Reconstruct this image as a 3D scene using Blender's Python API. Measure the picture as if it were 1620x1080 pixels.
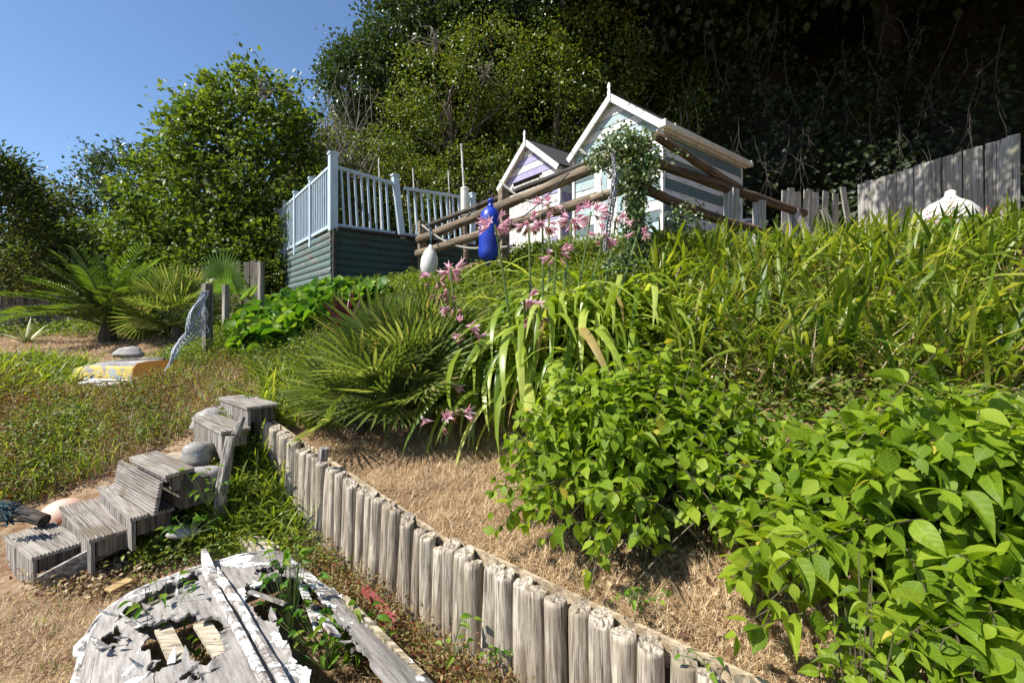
import bpy, math, random
import numpy as np
from mathutils import Matrix, Vector, Quaternion
PI = math.pi
rng = np.random.default_rng(7); random.seed(7)
for o in list(bpy.data.objects): bpy.data.objects.remove(o)
S = bpy.context.scene; COL = S.collection

# ------------------------------------------------------------------ camera, sky, sun, exposure
FPX = 720.0; EYE = 1.6; HZ = 515.0
cd = bpy.data.cameras.new('camera'); cam = bpy.data.objects.new('camera', cd); COL.objects.link(cam)
cam.location = (0, 0, EYE); cam.rotation_euler = (PI/2, 0, 0)
cd.lens = 36*FPX/1620; cd.sensor_width = 36; cd.shift_y = -25/1620
cd.clip_start = 0.05; cd.clip_end = 2000
S.camera = cam
SUN = Vector((-0.60, -0.27, 0.80)).normalized()
w = bpy.data.worlds.new('World'); S.world = w; w.use_nodes = True
nt = w.node_tree; bg = nt.nodes['Background']
sky = nt.nodes.new('ShaderNodeTexSky'); sky.sky_type = 'NISHITA'; sky.sun_disc = False
sky.sun_elevation = math.asin(SUN.z); sky.sun_rotation = math.atan2(SUN.x, SUN.y)
sky.air_density = 1.0; sky.dust_density = 0.3; sky.ozone_density = 5.5
nt.links.new(sky.outputs[0], bg.inputs[0]); bg.inputs[1].default_value = 0.100
sd = bpy.data.lights.new('sun', 'SUN'); so = bpy.data.objects.new('sun', sd); COL.objects.link(so)
sd.energy = 5.0; sd.angle = math.radians(0.5); sd.color = (1, 0.95, 0.87)
so.rotation_euler = SUN.to_track_quat('Z', 'Y').to_euler(); so.location = (-10, -5, 15)
S.view_settings.view_transform = 'Standard'; S.view_settings.look = 'None'
S.view_settings.exposure = 0.82; S.view_settings.gamma = 1; S.view_settings.use_curve_mapping = False
S.render.engine = 'CYCLES'

# ------------------------------------------------------------------ helpers
def W(px, py, Y): return np.array([(px-810)/FPX*Y, Y, EYE-(py-HZ)/FPX*Y])
def WZ(px, py, z):
    Y = (EYE-z)*FPX/(py-HZ); return np.array([(px-810)/FPX*Y, Y, z])
def V3(*a): return np.array(a, float)
def unit(v):
    v = np.asarray(v, float); return v/(np.linalg.norm(v, axis=-1, keepdims=True)+1e-9)

def tag(o, label=None, cat=None, group=None, kind=None):
    if label: o['label'] = label
    if cat: o['category'] = cat
    if group: o['group'] = group
    if kind: o['kind'] = kind
    return o
def thing(name, label, cat, loc=(0,0,0), group=None):
    o = bpy.data.objects.new(name, None); COL.objects.link(o); o.location = Vector([float(a) for a in loc])
    o.empty_display_size = 0.1
    o['_w'] = [float(a) for a in loc]
    return tag(o, label, cat, group)
def worg(o): return np.array(o['_w']) if (o is not None and '_w' in o) else np.zeros(3)

def mesh(name, verts, faces, uv=None, smooth=False):
    """verts (N,3); faces: list of lists or (M,k) array"""
    me = bpy.data.meshes.new(name)
    verts = np.asarray(verts, np.float32)
    if isinstance(faces, np.ndarray):
        M, k = faces.shape
        me.vertices.add(len(verts)); me.vertices.foreach_set('co', verts.ravel())
        me.loops.add(M*k); me.loops.foreach_set('vertex_index', faces.ravel().astype(np.int32))
        me.polygons.add(M); me.polygons.foreach_set('loop_start', (np.arange(M)*k).astype(np.int32))
        li = faces.ravel()
    else:
        me.from_pydata([tuple(v) for v in verts.tolist()], [], [list(map(int, f)) for f in faces])
        li = None
    if uv is not None:
        u = me.uv_layers.new(name='UVMap')
        if li is None:
            li = np.zeros(len(me.loops), np.int32); me.loops.foreach_get('vertex_index', li)
        u.data.foreach_set('uv', np.asarray(uv, np.float32)[li].ravel())
    me.update(calc_edges=True)
    if smooth: me.polygons.foreach_set('use_smooth', np.ones(len(me.polygons), bool))
    return me
def put(name, me, m, parent=None, mat4=None, at=None):
    """link an object with mesh data given in its local frame; mat4/at in world space"""
    o = bpy.data.objects.new(name, me); COL.objects.link(o)
    if m is not None and len(me.materials) == 0: me.materials.append(m)
    M = mat4.copy() if mat4 is not None else Matrix.Translation(Vector([float(a) for a in at]) if at is not None else Vector((0,0,0)))
    if parent is not None:
        M = Matrix.Translation(-Vector(worg(parent))) @ M; o.parent = parent
    o.matrix_basis = M
    return o
def part(name, V, F, m, parent=None, base=None, smooth=False, uv=None):
    """mesh from world coordinates; origin at its centre (or base)"""
    V = np.asarray(V, float)
    c = np.array(base) if base is not None else V.mean(0)
    me = mesh(name, V-c, F, uv, smooth)
    o = put(name, me, m, parent, at=c); o['_w'] = [float(a) for a in c]
    return o

class MB:
    def __init__(s): s.v = []; s.f = []
    def n(s): return len(s.v)
    def add(s, vs, fs):
        b = len(s.v); s.v += [np.asarray(x, float) for x in vs]; s.f += [[b+i for i in f] for f in fs]; return s
    def frame_box(s, c, ax, ay, az):
        """box with centre c and half-axis vectors"""
        c, ax, ay, az = map(lambda q: np.asarray(q, float), (c, ax, ay, az))
        vs = [c+i*ax+j*ay+k*az for i in (-1,1) for j in (-1,1) for k in (-1,1)]
        return s.add(vs, [(0,1,3,2),(4,6,7,5),(0,4,5,1),(2,3,7,6),(0,2,6,4),(1,5,7,3)])
    def beam(s, a, b, w_, h, up=(0,0,1)):
        a = np.asarray(a, float); b = np.asarray(b, float); d = unit(b-a)
        side = unit(np.cross(d, up)); u2 = np.cross(side, d)
        return s.frame_box((a+b)/2, (b-a)/2, side*w_/2, u2*h/2)
    def tube(s, pts, r, n=8, caps=True, wob=0):
        pts = np.asarray(pts, float); r = np.broadcast_to(r, (len(pts),)).astype(float)
        b = len(s.v); ref = None
        for i, p in enumerate(pts):
            d = unit(pts[min(i+1, len(pts)-1)]-pts[max(i-1, 0)])
            if ref is None:
                ref = np.array([1.,0,0]) if abs(d[0]) < .8 else np.array([0,1.,0])
            e1 = unit(ref-d*np.dot(ref, d)); e2 = np.cross(d, e1); ref = e1
            for k in range(n):
                a = 2*PI*k/n; rr = r[i]*(1+wob*random.uniform(-1, 1))
                s.v.append(p+rr*(math.cos(a)*e1+math.sin(a)*e2))
        for i in range(len(pts)-1):
            for k in range(n):
                k2 = (k+1) % n
                s.f.append([b+i*n+k, b+i*n+k2, b+(i+1)*n+k2, b+(i+1)*n+k])
        if caps:
            s.f.append([b+k for k in range(n)][::-1]); s.f.append([b+(len(pts)-1)*n+k for k in range(n)])
        return s
    def lathe(s, prof, c, axis=(0,0,1), n=20):
        axis = unit(axis); ref = np.array([1.,0,0]) if abs(axis[0]) < .8 else np.array([0,1.,0])
        e1 = unit(np.cross(axis, ref)); e2 = np.cross(axis, e1); b = len(s.v); c = np.asarray(c, float)
        for (r, h) in prof:
            for k in range(n):
                a = 2*PI*k/n; s.v.append(c+axis*h+r*(math.cos(a)*e1+math.sin(a)*e2))
        for i in range(len(prof)-1):
            for k in range(n):
                k2 = (k+1) % n; s.f.append([b+i*n+k, b+i*n+k2, b+(i+1)*n+k2, b+(i+1)*n+k])
        s.f.append([b+k for k in range(n)][::-1]); s.f.append([b+(len(prof)-1)*n+k for k in range(n)])
        return s
    def build(s, name, m, parent=None, smooth=False, base=None):
        return part(name, np.array(s.v), s.f, m, parent, base, smooth)

# ------------------------------------------------------------------ materials
def nmat(name):
    m = bpy.data.materials.new(name); m.use_nodes = True
    n = m.node_tree.nodes; l = m.node_tree.links; return m, n, l, n['Principled BSDF']
def mixc(n, l, fac, a, b, blend='MIX'):
    x = n.new('ShaderNodeMix'); x.data_type = 'RGBA'; x.blend_type = blend
    for i, s_ in ((0, fac), (6, a), (7, b)):
        if isinstance(s_, (int, float)): x.inputs[i].default_value = s_
        elif isinstance(s_, tuple): x.inputs[i].default_value = (*s_, 1) if len(s_) == 3 else s_
        else: l.new(s_, x.inputs[i])
    return x.outputs[2]
def ramp(n, l, src, stops, interp='LINEAR'):
    r = n.new('ShaderNodeValToRGB'); r.color_ramp.interpolation = interp
    e = r.color_ramp.elements
    e[0].position = stops[0][0]; e[0].color = (*stops[0][1], 1)
    e[1].position = stops[-1][0]; e[1].color = (*stops[-1][1], 1)
    for p, c in stops[1:-1]: q = e.new(p); q.color = (*c, 1)
    l.new(src, r.inputs[0]); return r.outputs[0]
def noise(n, l, vec, scale, detail=4, rough=.6, out=0):
    x = n.new('ShaderNodeTexNoise'); x.inputs['Scale'].default_value = scale
    x.inputs['Detail'].default_value = detail; x.inputs['Roughness'].default_value = rough
    if vec is not None: l.new(vec, x.inputs['Vector'])
    return x.outputs[out]
def math_(n, l, op, a, b=None, clamp=False):
    x = n.new('ShaderNodeMath'); x.operation = op; x.use_clamp = clamp
    for i, s_ in ((0, a), (1, b)):
        if s_ is None: continue
        if isinstance(s_, (int, float)): x.inputs[i].default_value = s_
        else: l.new(s_, x.inputs[i])
    return x.outputs[0]
def bump(n, l, h, strength, dist, bs):
    b = n.new('ShaderNodeBump'); b.inputs['Strength'].default_value = strength; b.inputs['Distance'].default_value = dist
    l.new(h, b.inputs['Height']); l.new(b.outputs[0], bs.inputs['Normal'])
def ocoord(n, l, scale=(1,1,1), off=True):
    tc = n.new('ShaderNodeTexCoord'); mp = n.new('ShaderNodeMapping'); mp.inputs['Scale'].default_value = scale
    v = tc.outputs['Object']
    if off:
        oi = n.new('ShaderNodeObjectInfo'); va = n.new('ShaderNodeVectorMath'); va.operation = 'ADD'
        mu = math_(n, l, 'MULTIPLY', oi.outputs['Random'], 37.0)
        l.new(v, va.inputs[0]); l.new(mu, va.inputs[1]); v = va.outputs[0]
    l.new(v, mp.inputs[0]); return mp.outputs[0]

def wood(name, dark, light, axis='z', rough=.85, grain=60, paint=None, pk=.5, pscale=14, stain=None, bumpd=.004):
    """weathered timber; grain runs along the object's axis. paint: colour flaking off above noise level pk"""
    m, n, l, bs = nmat(name)
    k = {'x': (.06,1,1), 'y': (1,.06,1), 'z': (1,1,.06)}[axis]
    v = ocoord(n, l, k); g = noise(n, l, v, grain, 5, .65)
    v2 = ocoord(n, l); b2 = noise(n, l, v2, 4, 3)
    c = ramp(n, l, g, [(.28, tuple(a*.35 for a in dark)), (.42, dark), (.6, light), (.8, tuple(min(1,a*1.2) for a in light))])
    oi = n.new('ShaderNodeObjectInfo')
    tint = ramp(n, l, oi.outputs['Random'], [(0, (.72,.68,.62)), (.5, (.95,.93,.9)), (1, (1.12,1.1,1.05))])
    c = mixc(n, l, 1.0, c, tint, 'MULTIPLY')
    k2 = {'x': (.03,1,1), 'y': (1,.03,1), 'z': (1,1,.03)}[axis]
    ck = noise(n, l, ocoord(n, l, k2), grain*1.1, 2, .5)
    ckf = ramp(n, l, ck, [(.0,(1,1,1)),(.352,(1,1,1)),(.372,(0,0,0)),(1,(0,0,0))])
    c = mixc(n, l, math_(n, l, 'MULTIPLY', ckf, .8), c, tuple(a*.16 for a in dark))
    if stain: c = mixc(n, l, ramp(n, l, b2, [(.5,(0,0,0)),(.68,(1,1,1))]), c, stain)
    h = g
    if paint:
        pn = noise(n, l, ocoord(n, l, tuple(max(a,.35) for a in k)), pscale, 6, .75)
        f = ramp(n, l, pn, [(pk-.015, (0,0,0)), (pk+.015, (1,1,1))])
        pc = mixc(n, l, noise(n, l, v2, 9, 3), tuple(a*.82 for a in paint), paint)
        gr_ = ramp(n, l, noise(n, l, ocoord(n, l, (1,1,.5)), 6, 6, .75), [(.48,(0,0,0)),(.75,(1,1,1))])
        pc = mixc(n, l, math_(n, l, 'MULTIPLY', gr_, .6), pc, tuple(a*.45 for a in paint))
        c = mixc(n, l, f, c, pc)
        h = math_(n, l, 'ADD', math_(n, l, 'MULTIPLY', g, .5), math_(n, l, 'MULTIPLY', f, .6))
    l.new(c, bs.inputs['Base Color']); bs.inputs['Roughness'].default_value = rough
    bump(n, l, h, .8, bumpd, bs)
    return m
def leafmat(name, cols, trans=.32, rough=.45, veins=False, tcol=None, dead=None, spec=.45):
    """cols: list of colours picked at random for every leaf"""
    m, n, l, bs = nmat(name)
    g = n.new('ShaderNodeNewGeometry'); oi = n.new('ShaderNodeObjectInfo')
    f = math_(n, l, 'FRACT', math_(n, l, 'ADD', g.outputs['Random Per Island'], oi.outputs['Random']))
    st = [(i/(len(cols)-1), c) for i, c in enumerate(cols)]
    c = ramp(n, l, f, st)
    if dead:
        c = mixc(n, l, ramp(n, l, f, [(.0,(1,1,1)), (dead[1],(1,1,1)), (dead[1]+.005,(0,0,0)), (1,(0,0,0))]), c, dead[0])
    tc = n.new('ShaderNodeTexCoord')
    if veins:
        sp = n.new('ShaderNodeSeparateXYZ'); l.new(tc.outputs['UV'], sp.inputs[0])
        av = math_(n, l, 'ABSOLUTE', math_(n, l, 'SUBTRACT', sp.outputs[1], .5))
        ph = math_(n, l, 'SUBTRACT', sp.outputs[0], math_(n, l, 'MULTIPLY', av, .75))
        s_ = math_(n, l, 'SINE', math_(n, l, 'MULTIPLY', ph, 42.0))
        vn = math_(n, l, 'POWER', math_(n, l, 'MAXIMUM', s_, 0.0), 6.0)
        mid = math_(n, l, 'LESS_THAN', av, .02)
        vv = math_(n, l, 'MAXIMUM', vn, mid)
        c = mixc(n, l, math_(n, l, 'MULTIPLY', vv, .13), c, tuple(min(1, a*1.6+.02) for a in cols[-1]))
        c = mixc(n, l, .4, c, mixc(n, l, 1.0, c, ramp(n, l, noise(n, l, tc.outputs['Object'], 3, 3), [(.3,(.6,.62,.6)),(.7,(1.35,1.3,1.1))]), 'MULTIPLY'))
        bump(n, l, s_, .22, .0012, bs)
    else:
        nz = noise(n, l, tc.outputs['Object'], 25, 2)
        c = mixc(n, l, .35, c, mixc(n, l, 1.0, c, ramp(n, l, nz, [(.3,(.5,.5,.5)),(.7,(1.4,1.4,1.2))]), 'MULTIPLY'))
    l.new(c, bs.inputs['Base Color']); bs.inputs['Roughness'].default_value = rough
    bs.inputs['Specular IOR Level'].default_value = spec
    if trans > 0:
        tr = n.new('ShaderNodeBsdfTranslucent')
        tcc = mixc(n, l, 1.0, c, tcol or (2.1,2.0,.8), 'MULTIPLY'); l.new(tcc, tr.inputs[0])
        mx = n.new('ShaderNodeMixShader'); mx.inputs[0].default_value = trans
        l.new(bs.outputs[0], mx.inputs[1]); l.new(tr.outputs[0], mx.inputs[2])
        l.new(mx.outputs[0], n['Material Output'].inputs[0])
    return m
def plain(name, col, rough=.5, var=.15, scale=8, metal=0, spots=None, bd=0.002):
    m, n, l, bs = nmat(name); v = ocoord(n, l)
    nz = noise(n, l, v, scale, 5)
    c = mixc(n, l, nz, tuple(a*(1-var) for a in col), tuple(min(1, a*(1+var)) for a in col))
    if spots:
        nz2 = noise(n, l, v, spots[1], 5, .7)
        c = mixc(n, l, ramp(n, l, nz2, [(spots[2]-.03,(0,0,0)),(spots[2]+.03,(1,1,1))]), c, spots[0])
    l.new(c, bs.inputs['Base Color']); bs.inputs['Roughness'].default_value = rough; bs.inputs['Metallic'].default_value = metal
    bump(n, l, nz, .5, bd, bs); return m

M = {}
M['post'] = wood('weathered_round_post', (.22,.185,.145), (.52,.465,.38), 'z', grain=85, stain=(.25,.205,.14), bumpd=.004)
M['straw_board'] = wood('dusty_board', (.25,.19,.12), (.48,.40,.28), 'x', grain=40)
M['post_top'] = wood('post_end', (.24,.22,.19), (.5,.46,.4), 'x', grain=40)
M['greyz'] = wood('grey_timber', (.13,.12,.11), (.34,.31,.28), 'z', grain=50)
M['greyx'] = wood('grey_timber_along', (.15,.14,.125), (.40,.37,.33), 'x', grain=60)
M['deckx'] = wood('silvered_decking', (.20,.18,.16), (.33,.305,.28), 'x', grain=50, stain=(.16,.13,.09))
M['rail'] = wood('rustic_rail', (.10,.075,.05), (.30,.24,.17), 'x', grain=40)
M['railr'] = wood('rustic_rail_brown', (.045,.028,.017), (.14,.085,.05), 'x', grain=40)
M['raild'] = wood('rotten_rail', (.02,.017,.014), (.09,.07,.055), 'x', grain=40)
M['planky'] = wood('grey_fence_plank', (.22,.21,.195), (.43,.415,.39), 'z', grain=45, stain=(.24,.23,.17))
M['darkplank'] = wood('shadow_fence_plank', (.07,.06,.05), (.2,.17,.14), 'z', grain=45)  # darker copy of the grey plank, with shade put into the colour
M['white'] = wood('peeling_white_boards', (.12,.11,.10), (.34,.32,.29), 'x', paint=(.70,.70,.67), pk=.40, pscale=9)
M['whitez'] = wood('peeling_white_trim', (.12,.11,.10), (.3,.28,.25), 'z', paint=(.70,.69,.65), pk=.43, pscale=12)
M['sage'] = wood('peeling_sage_boards', (.12,.11,.10), (.3,.28,.25), 'x', paint=(.12,.175,.18), pk=.33, pscale=9)
M['paleblue'] = wood('pale_blue_boards', (.3,.29,.26), (.5,.5,.48), 'x', paint=(.36,.47,.48), pk=.39, pscale=9)
M['lilac'] = wood('lilac_boards', (.3,.28,.3), (.5,.48,.5), 'x', paint=(.36,.33,.52), pk=.36, pscale=9)
M['bluerail'] = wood('pale_blue_rail_paint', (.16,.16,.16), (.36,.36,.36), 'z', paint=(.46,.57,.64), pk=.36, pscale=12)
M['greenlog'] = wood('shaded_green_log_cladding', (.03,.035,.03), (.09,.09,.08), 'x', paint=(.032,.062,.056), pk=.40, pscale=6)  # right deck wall: green logs with the shade put into the colour
M['greenlogl'] = wood('sunlit_green_log_cladding', (.1,.1,.09), (.25,.25,.22), 'x', paint=(.11,.165,.155), pk=.45, pscale=6)  # left deck wall: same logs, paler to carry the sunlight in the colour
M['felt'] = plain('roof_felt', (.035,.035,.038), .9, .3, 60)
M['gutter'] = plain('white_gutter', (.62,.6,.54), .45, .15, 4, spots=((.3,.28,.22), 9, .62))
M['blue'] = plain('blue_buoy_plastic', (.008,.035,.34), .38, .25, 5, spots=((.03,.08,.42), 12, .64))
M['buoyw'] = plain('white_buoy_plastic', (.56,.55,.50), .5, .1, 6, spots=((.4,.38,.3), 10, .66))
M['rope'] = plain('grey_rope', (.30,.28,.25), .9, .4, 120)
M['bluerope'] = plain('blue_rope', (.015,.045,.06), .9, .4, 120)
M['wire'] = plain('black_cord', (.03,.03,.032), .7, .3, 60)
M['chain'] = plain('galvanised_chain', (.27,.28,.30), .55, .4, 30, metal=.6, spots=((.14,.09,.06), 40, .62))
M['net'] = plain('fishing_net_cord', (.36,.39,.42), .9, .3, 90)
M['stone'] = plain('grey_stone', (.25,.235,.215), .9, .45, 9, spots=((.42,.41,.38), 14, .6), bd=.02)
M['bark'] = plain('bark', (.07,.055,.04), .95, .5, 20, bd=.02)
M['darkbark'] = plain('dark_bark', (.018,.015,.012), .95, .4, 20, bd=.02)
M['twig'] = plain('grey_twigs', (.19,.165,.14), .9, .3, 20)
M['greentwig'] = plain('green_stems', (.09,.14,.03), .6, .3, 20)
M['brownstem'] = plain('shrub_stem_bark', (.075,.065,.03), .8, .4, 20)
M['barrel'] = plain('blue_grey_barrel', (.05,.06,.085), .5, .2, 5)

# leaves
M['bushleaf'] = leafmat('dogwood_leaf', [(.085,.155,.010),(.135,.215,.012),(.18,.27,.016),(.25,.33,.03)], .42, .52, veins=True, spec=.28, dead=((.42,.36,.05), .008))
M['crinum'] = leafmat('crinum_leaf', [(.08,.15,.012),(.15,.23,.018),(.26,.34,.04),(.44,.50,.13)], .42, .34, spec=.5, dead=((.36,.27,.10), .03))
M['grassblade'] = leafmat('bank_grass', [(.045,.09,.01),(.10,.16,.014),(.18,.24,.02),(.34,.36,.07)], .42, .42)
M['deadblade'] = leafmat('dead_blades', [(.10,.05,.025),(.22,.13,.07),(.38,.29,.17),(.5,.42,.28)], .15, .8)
M['lush'] = leafmat('young_grass', [(.08,.14,.012),(.14,.21,.018),(.21,.27,.03),(.30,.32,.07)], .42, .5)
M['straw'] = leafmat('cut_straw', [(.24,.13,.065),(.40,.26,.13),(.55,.41,.24),(.68,.55,.37)], .1, .8, tcol=(1.2,1,.8))
M['redweed'] = leafmat('red_weed', [(.18,.04,.015),(.16,.09,.03),(.13,.15,.03),(.30,.20,.09)], .25, .6)
M['weed'] = leafmat('green_weed', [(.05,.10,.012),(.09,.155,.018),(.15,.20,.028),(.24,.26,.06)], .36, .5)
M['palm'] = leafmat('fan_palm_leaf', [(.06,.10,.022),(.09,.14,.03),(.14,.19,.05),(.28,.31,.13)], .32, .35, spec=.6, dead=((.33,.26,.12), .03))
M['phoenix'] = leafmat('date_palm_leaf', [(.05,.10,.014),(.08,.15,.02),(.15,.22,.035)], .34, .35, spec=.6)
M['brightfan'] = leafmat('bright_fan_leaf', [(.09,.18,.03),(.13,.24,.04)], .4, .4)
M['bergenia'] = leafmat('bergenia_leaf', [(.045,.12,.012),(.075,.18,.015),(.12,.23,.02),(.20,.28,.035)], .36, .5, spec=.25)
M['hazel'] = leafmat('hazel_leaf', [(.035,.065,.010),(.06,.10,.013),(.095,.15,.018),(.17,.22,.035)], .36, .45, spec=.35)
M['ivyleaf'] = leafmat('hillside_ivy_leaf', [(.035,.068,.010),(.07,.115,.014),(.12,.17,.02),(.17,.22,.035),(.14,.11,.04)], .28, .4, spec=.4)
M['darkleaf'] = leafmat('holm_oak_leaf', [(.025,.045,.014),(.045,.075,.022),(.07,.11,.035)], .2, .38, spec=.4)
M['shadeleaf'] = leafmat('shade_darkened_leaf', [(.012,.022,.006),(.022,.036,.010),(.04,.055,.016)], .1, .5, spec=.3)  # leaf colour darkened to carry the deep shade of the right hillside
M['hedge'] = leafmat('hedge_leaf', [(.06,.075,.015),(.10,.12,.02),(.14,.17,.028),(.15,.11,.04)], .35, .5)
M['conifer'] = leafmat('conifer_spray', [(.016,.038,.01),(.03,.06,.012),(.16,.19,.02)], .2, .6)
M['ivy'] = leafmat('ivy_leaf', [(.025,.06,.014),(.05,.10,.02),(.11,.16,.04),(.2,.22,.1)], .25, .32, spec=.6)
M['pink'] = leafmat('crinum_petal', [(.62,.26,.38),(.70,.42,.50),(.74,.55,.60)], .3, .5, tcol=(1.3,1,1.1))
M['fade'] = leafmat('spent_flower', [(.28,.12,.12),(.35,.2,.16),(.2,.1,.07)], .2, .7, tcol=(1.2,1,1))
M['cordy'] = leafmat('cordyline_leaf', [(.035,.010,.014),(.065,.014,.02),(.11,.03,.035)], .25, .35, tcol=(2.2,.8,.8))
M['agave'] = leafmat('agave_leaf', [(.12,.17,.09),(.3,.33,.17),(.45,.45,.25)], .1, .5)
M['red'] = leafmat('red_creeper', [(.28,.01,.02),(.35,.03,.03)], .2, .6, tcol=(1.4,.8,.8))

# ground
def ground_mat(name, cols, dark):
    m, n, l, bs = nmat(name); tc = n.new('ShaderNodeTexCoord'); v = tc.outputs['Object']
    a = noise(n, l, v, 1.3, 5, .65); b = noise(n, l, v, 38, 6, .75); e = noise(n, l, v, 9, 4)
    c = ramp(n, l, b, [(.3, cols[0]), (.5, cols[1]), (.72, cols[2])])
    c = mixc(n, l, ramp(n, l, e, [(.42,(0,0,0)),(.62,(1,1,1))]), c, mixc(n, l, 1.0, c, (.62,.5,.4), 'MULTIPLY'))
    c = mixc(n, l, ramp(n, l, a, [(.52,(0,0,0)),(.66,(1,1,1))]), c, dark)
    l.new(c, bs.inputs['Base Color']); bs.inputs['Roughness'].default_value = .95
    bump(n, l, b, .9, .02, bs); return m
M['ground'] = ground_mat('dry_ground', [(.14,.08,.045),(.33,.225,.13),(.52,.40,.26)], (.21,.14,.08))
M['soil'] = ground_mat('shade_dark_hill_soil', [(.012,.01,.007),(.025,.02,.013),(.04,.032,.02)], (.018,.02,.01))  # near-black colour stands in for the shade behind the foliage

# ------------------------------------------------------------------ terrain
FEN = np.array([(2.6,-.4),(1.5,.69),(.6,1.48),(-.354,2.32),(-2.17,3.86)])   # palisade line, near to far
def side(x, y):
    """signed distance to the palisade line, positive on the upper terrace"""
    x = np.asarray(x, float); y = np.asarray(y, float); best = np.full(x.shape, 1e9); sg = np.ones(x.shape)
    for (a, b) in zip(FEN[:-1], FEN[1:]):
        d = b-a; t = np.clip(((x-a[0])*d[0]+(y-a[1])*d[1])/(d@d), 0, 1)
        qx = a[0]+t*d[0]-x; qy = a[1]+t*d[1]-y; r = np.hypot(qx, qy)
        cr = d[0]*(y-a[1])-d[1]*(x-a[0])
        m_ = r < best-1e-6; best = np.where(m_, r, best); sg = np.where(m_, np.where(cr < 0, 1, -1), sg)
    return best*sg
LOW = [(0,0,0),(-1,1,0),(0,1.6,0),(-1,2,0),(-2,2.4,.0),(-3,2.5,.0),(-.5,2.2,-.02),(-1.4,2.9,.03),(-1.2,2.75,0),(-1.9,3.1,.12),(-1.7,3.3,.2),(-2.05,3.55,.42),
       (-2.3,3.9,.62),(-2.5,4.3,.85),(-2.3,2.9,.0),(-2.7,2.8,-.03),(-2.4,3.35,.24),(-2.9,3.1,.03),(-3.4,3.3,.08),(-3.0,3.8,.45),(-3.3,3.05,-.02),(-2.8,4.2,.78),(-4,3.3,.12),(-5.5,3.4,.15),(-4,4,.55),(-5.5,4.2,.6),(-3.3,4.6,.85),
       (-4,5,.90),(-6,5.2,.95),(-4.3,5.8,1.0),(-6,6.2,1.08),(-4.5,7,1.3),(-7,7,1.25),(-4.5,8,1.45),(-8,8,1.42),(-5.5,9,1.5),(-10,9,1.5),(-3.6,5.4,1.15),(-3.7,6.0,1.4),
       (-3.4,6.3,1.62),(-2.6,5.0,1.15),(-2.2,4.6,.95),(-5,12,1.7),(-10,13,1.8),(-16,12,1.6),(-12,5,.8),(-12,0,0),(-6,0,-.1),(-4,-4,-.2),(4,-4,0)]
UP = [(3,-1,.5),(2,.3,.5),(.7,1.6,.46),(-.2,2.35,.44),(-1.2,3.2,.52),(-2,3.95,.74),(1.2,1.4,.55),(1.8,1.6,.62),(.6,2.2,.56),(0,3,.56),(-.6,3.4,.58),(-1.2,4.1,.68),(0,3.7,.66),
      (-1.6,4.6,.9),(-.8,4.7,.95),(.8,3.2,.75),(.5,4.1,1.2),(1.5,3.0,.9),(2.2,2.6,.95),(3.2,2.4,1.0),(2,3.7,1.25),(3.2,3.3,1.3),(5,3,1.4),(1.2,4.6,1.55),(3,4.6,1.95),(4.6,4.6,2.1),(7,4,2.2),
      (1.5,5.3,2.0),(3.2,5.6,2.12),(5,5.8,2.35),(7.5,6,2.7),(2,6.2,2.42),(4,6.6,2.5),(6,7.2,2.9),(7,8.5,3.0),(9,7,3.1),(.2,5.2,1.65),(.2,6,2.05),(0,7,2.5),(-.8,5.6,1.5),(-1,6.4,1.85),(-1.2,7.4,2.2),
      (-2.2,5.4,1.4),(-2.6,6.2,1.85),(-2.5,7.0,2.0),(-3.3,6.9,1.95),(-3.2,6.3,1.7),(-4.2,7.6,1.9),(-3,9,2.5),(-5.3,9.5,1.8),(0,9,3.0),(-1,11,3.0),(-4,12,2.6),(3,8,3.12),(4.6,8.4,3.1),(2,10,3.15),(5,10,3.1),(3,12,3.2),(7,10,3.2),
      (-8,14,2.2),(0,14,3.4),(8,14,3.4),(14,8,3.4),(14,2,2),(12,-3,1),(-14,18,2.5),(-2.5,4.3,.85),(-2.9,5.0,1.05),(-3.6,5.4,1.15)]
class RBF:
    def __init__(s, pts, c=.25):
        P = np.array(pts, float); s.x = P[:, :2]; s.c = c
        A = np.sqrt(((s.x[:,None]-s.x[None])**2).sum(-1)+c*c); n_ = len(P)
        K = np.zeros((n_+3, n_+3)); K[:n_,:n_] = A+np.eye(n_)*-.02; K[:n_,n_] = 1; K[:n_,n_+1:] = s.x; K[n_:,:n_] = K[:n_,n_:].T
        s.w = np.linalg.solve(K, np.r_[P[:,2],0,0,0])
    def __call__(s, x, y):
        sh = np.shape(x); q = np.stack([np.ravel(x), np.ravel(y)], -1)
        out = np.zeros(len(q))
        for i in range(0, len(q), 20000):
            d = np.sqrt(((q[i:i+20000,None]-s.x[None])**2).sum(-1)+s.c**2)
            out[i:i+20000] = d@s.w[:-3]+s.w[-3]+q[i:i+20000]@s.w[-2:]
        return out.reshape(sh)
RL, RU = RBF(LOW), RBF(UP)
def wob(x, y):
    return .012*(np.sin(x*7.1+y*3.3)+np.sin(y*9.7-x*4.1))+.006*(np.sin(x*23+1.3*y)+np.sin(y*27-2*x))
def H(x, y):
    x = np.asarray(x, float); y = np.asarray(y, float)
    xc = np.clip(x, -15, 13); yc = np.clip(y, -4, 15)
    sd_ = side(xc, yc); lo = RL(xc, yc); up = RU(xc, yc)
    f = (sd_ > .07).astype(float)
    # left of the palisade's far end the two sheets blend
    v = up*f+lo*(1-f)
    t = np.clip((y-(3.9+.0*x))/.9, 0, 1)                       # beyond the palisade: soft seam
    g = 1/(1+np.exp(-np.clip((x+3.1)*3.5, -30, 30)))            # 0 left, 1 right
    v = np.where(y > 3.9, (1-t)*v+t*(up*g+lo*(1-g)), v)
    far = np.clip((np.hypot(x, y)-17)/30, 0, 1)
    return v*(1-far)+far*0.5+wob(x, y)
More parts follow.
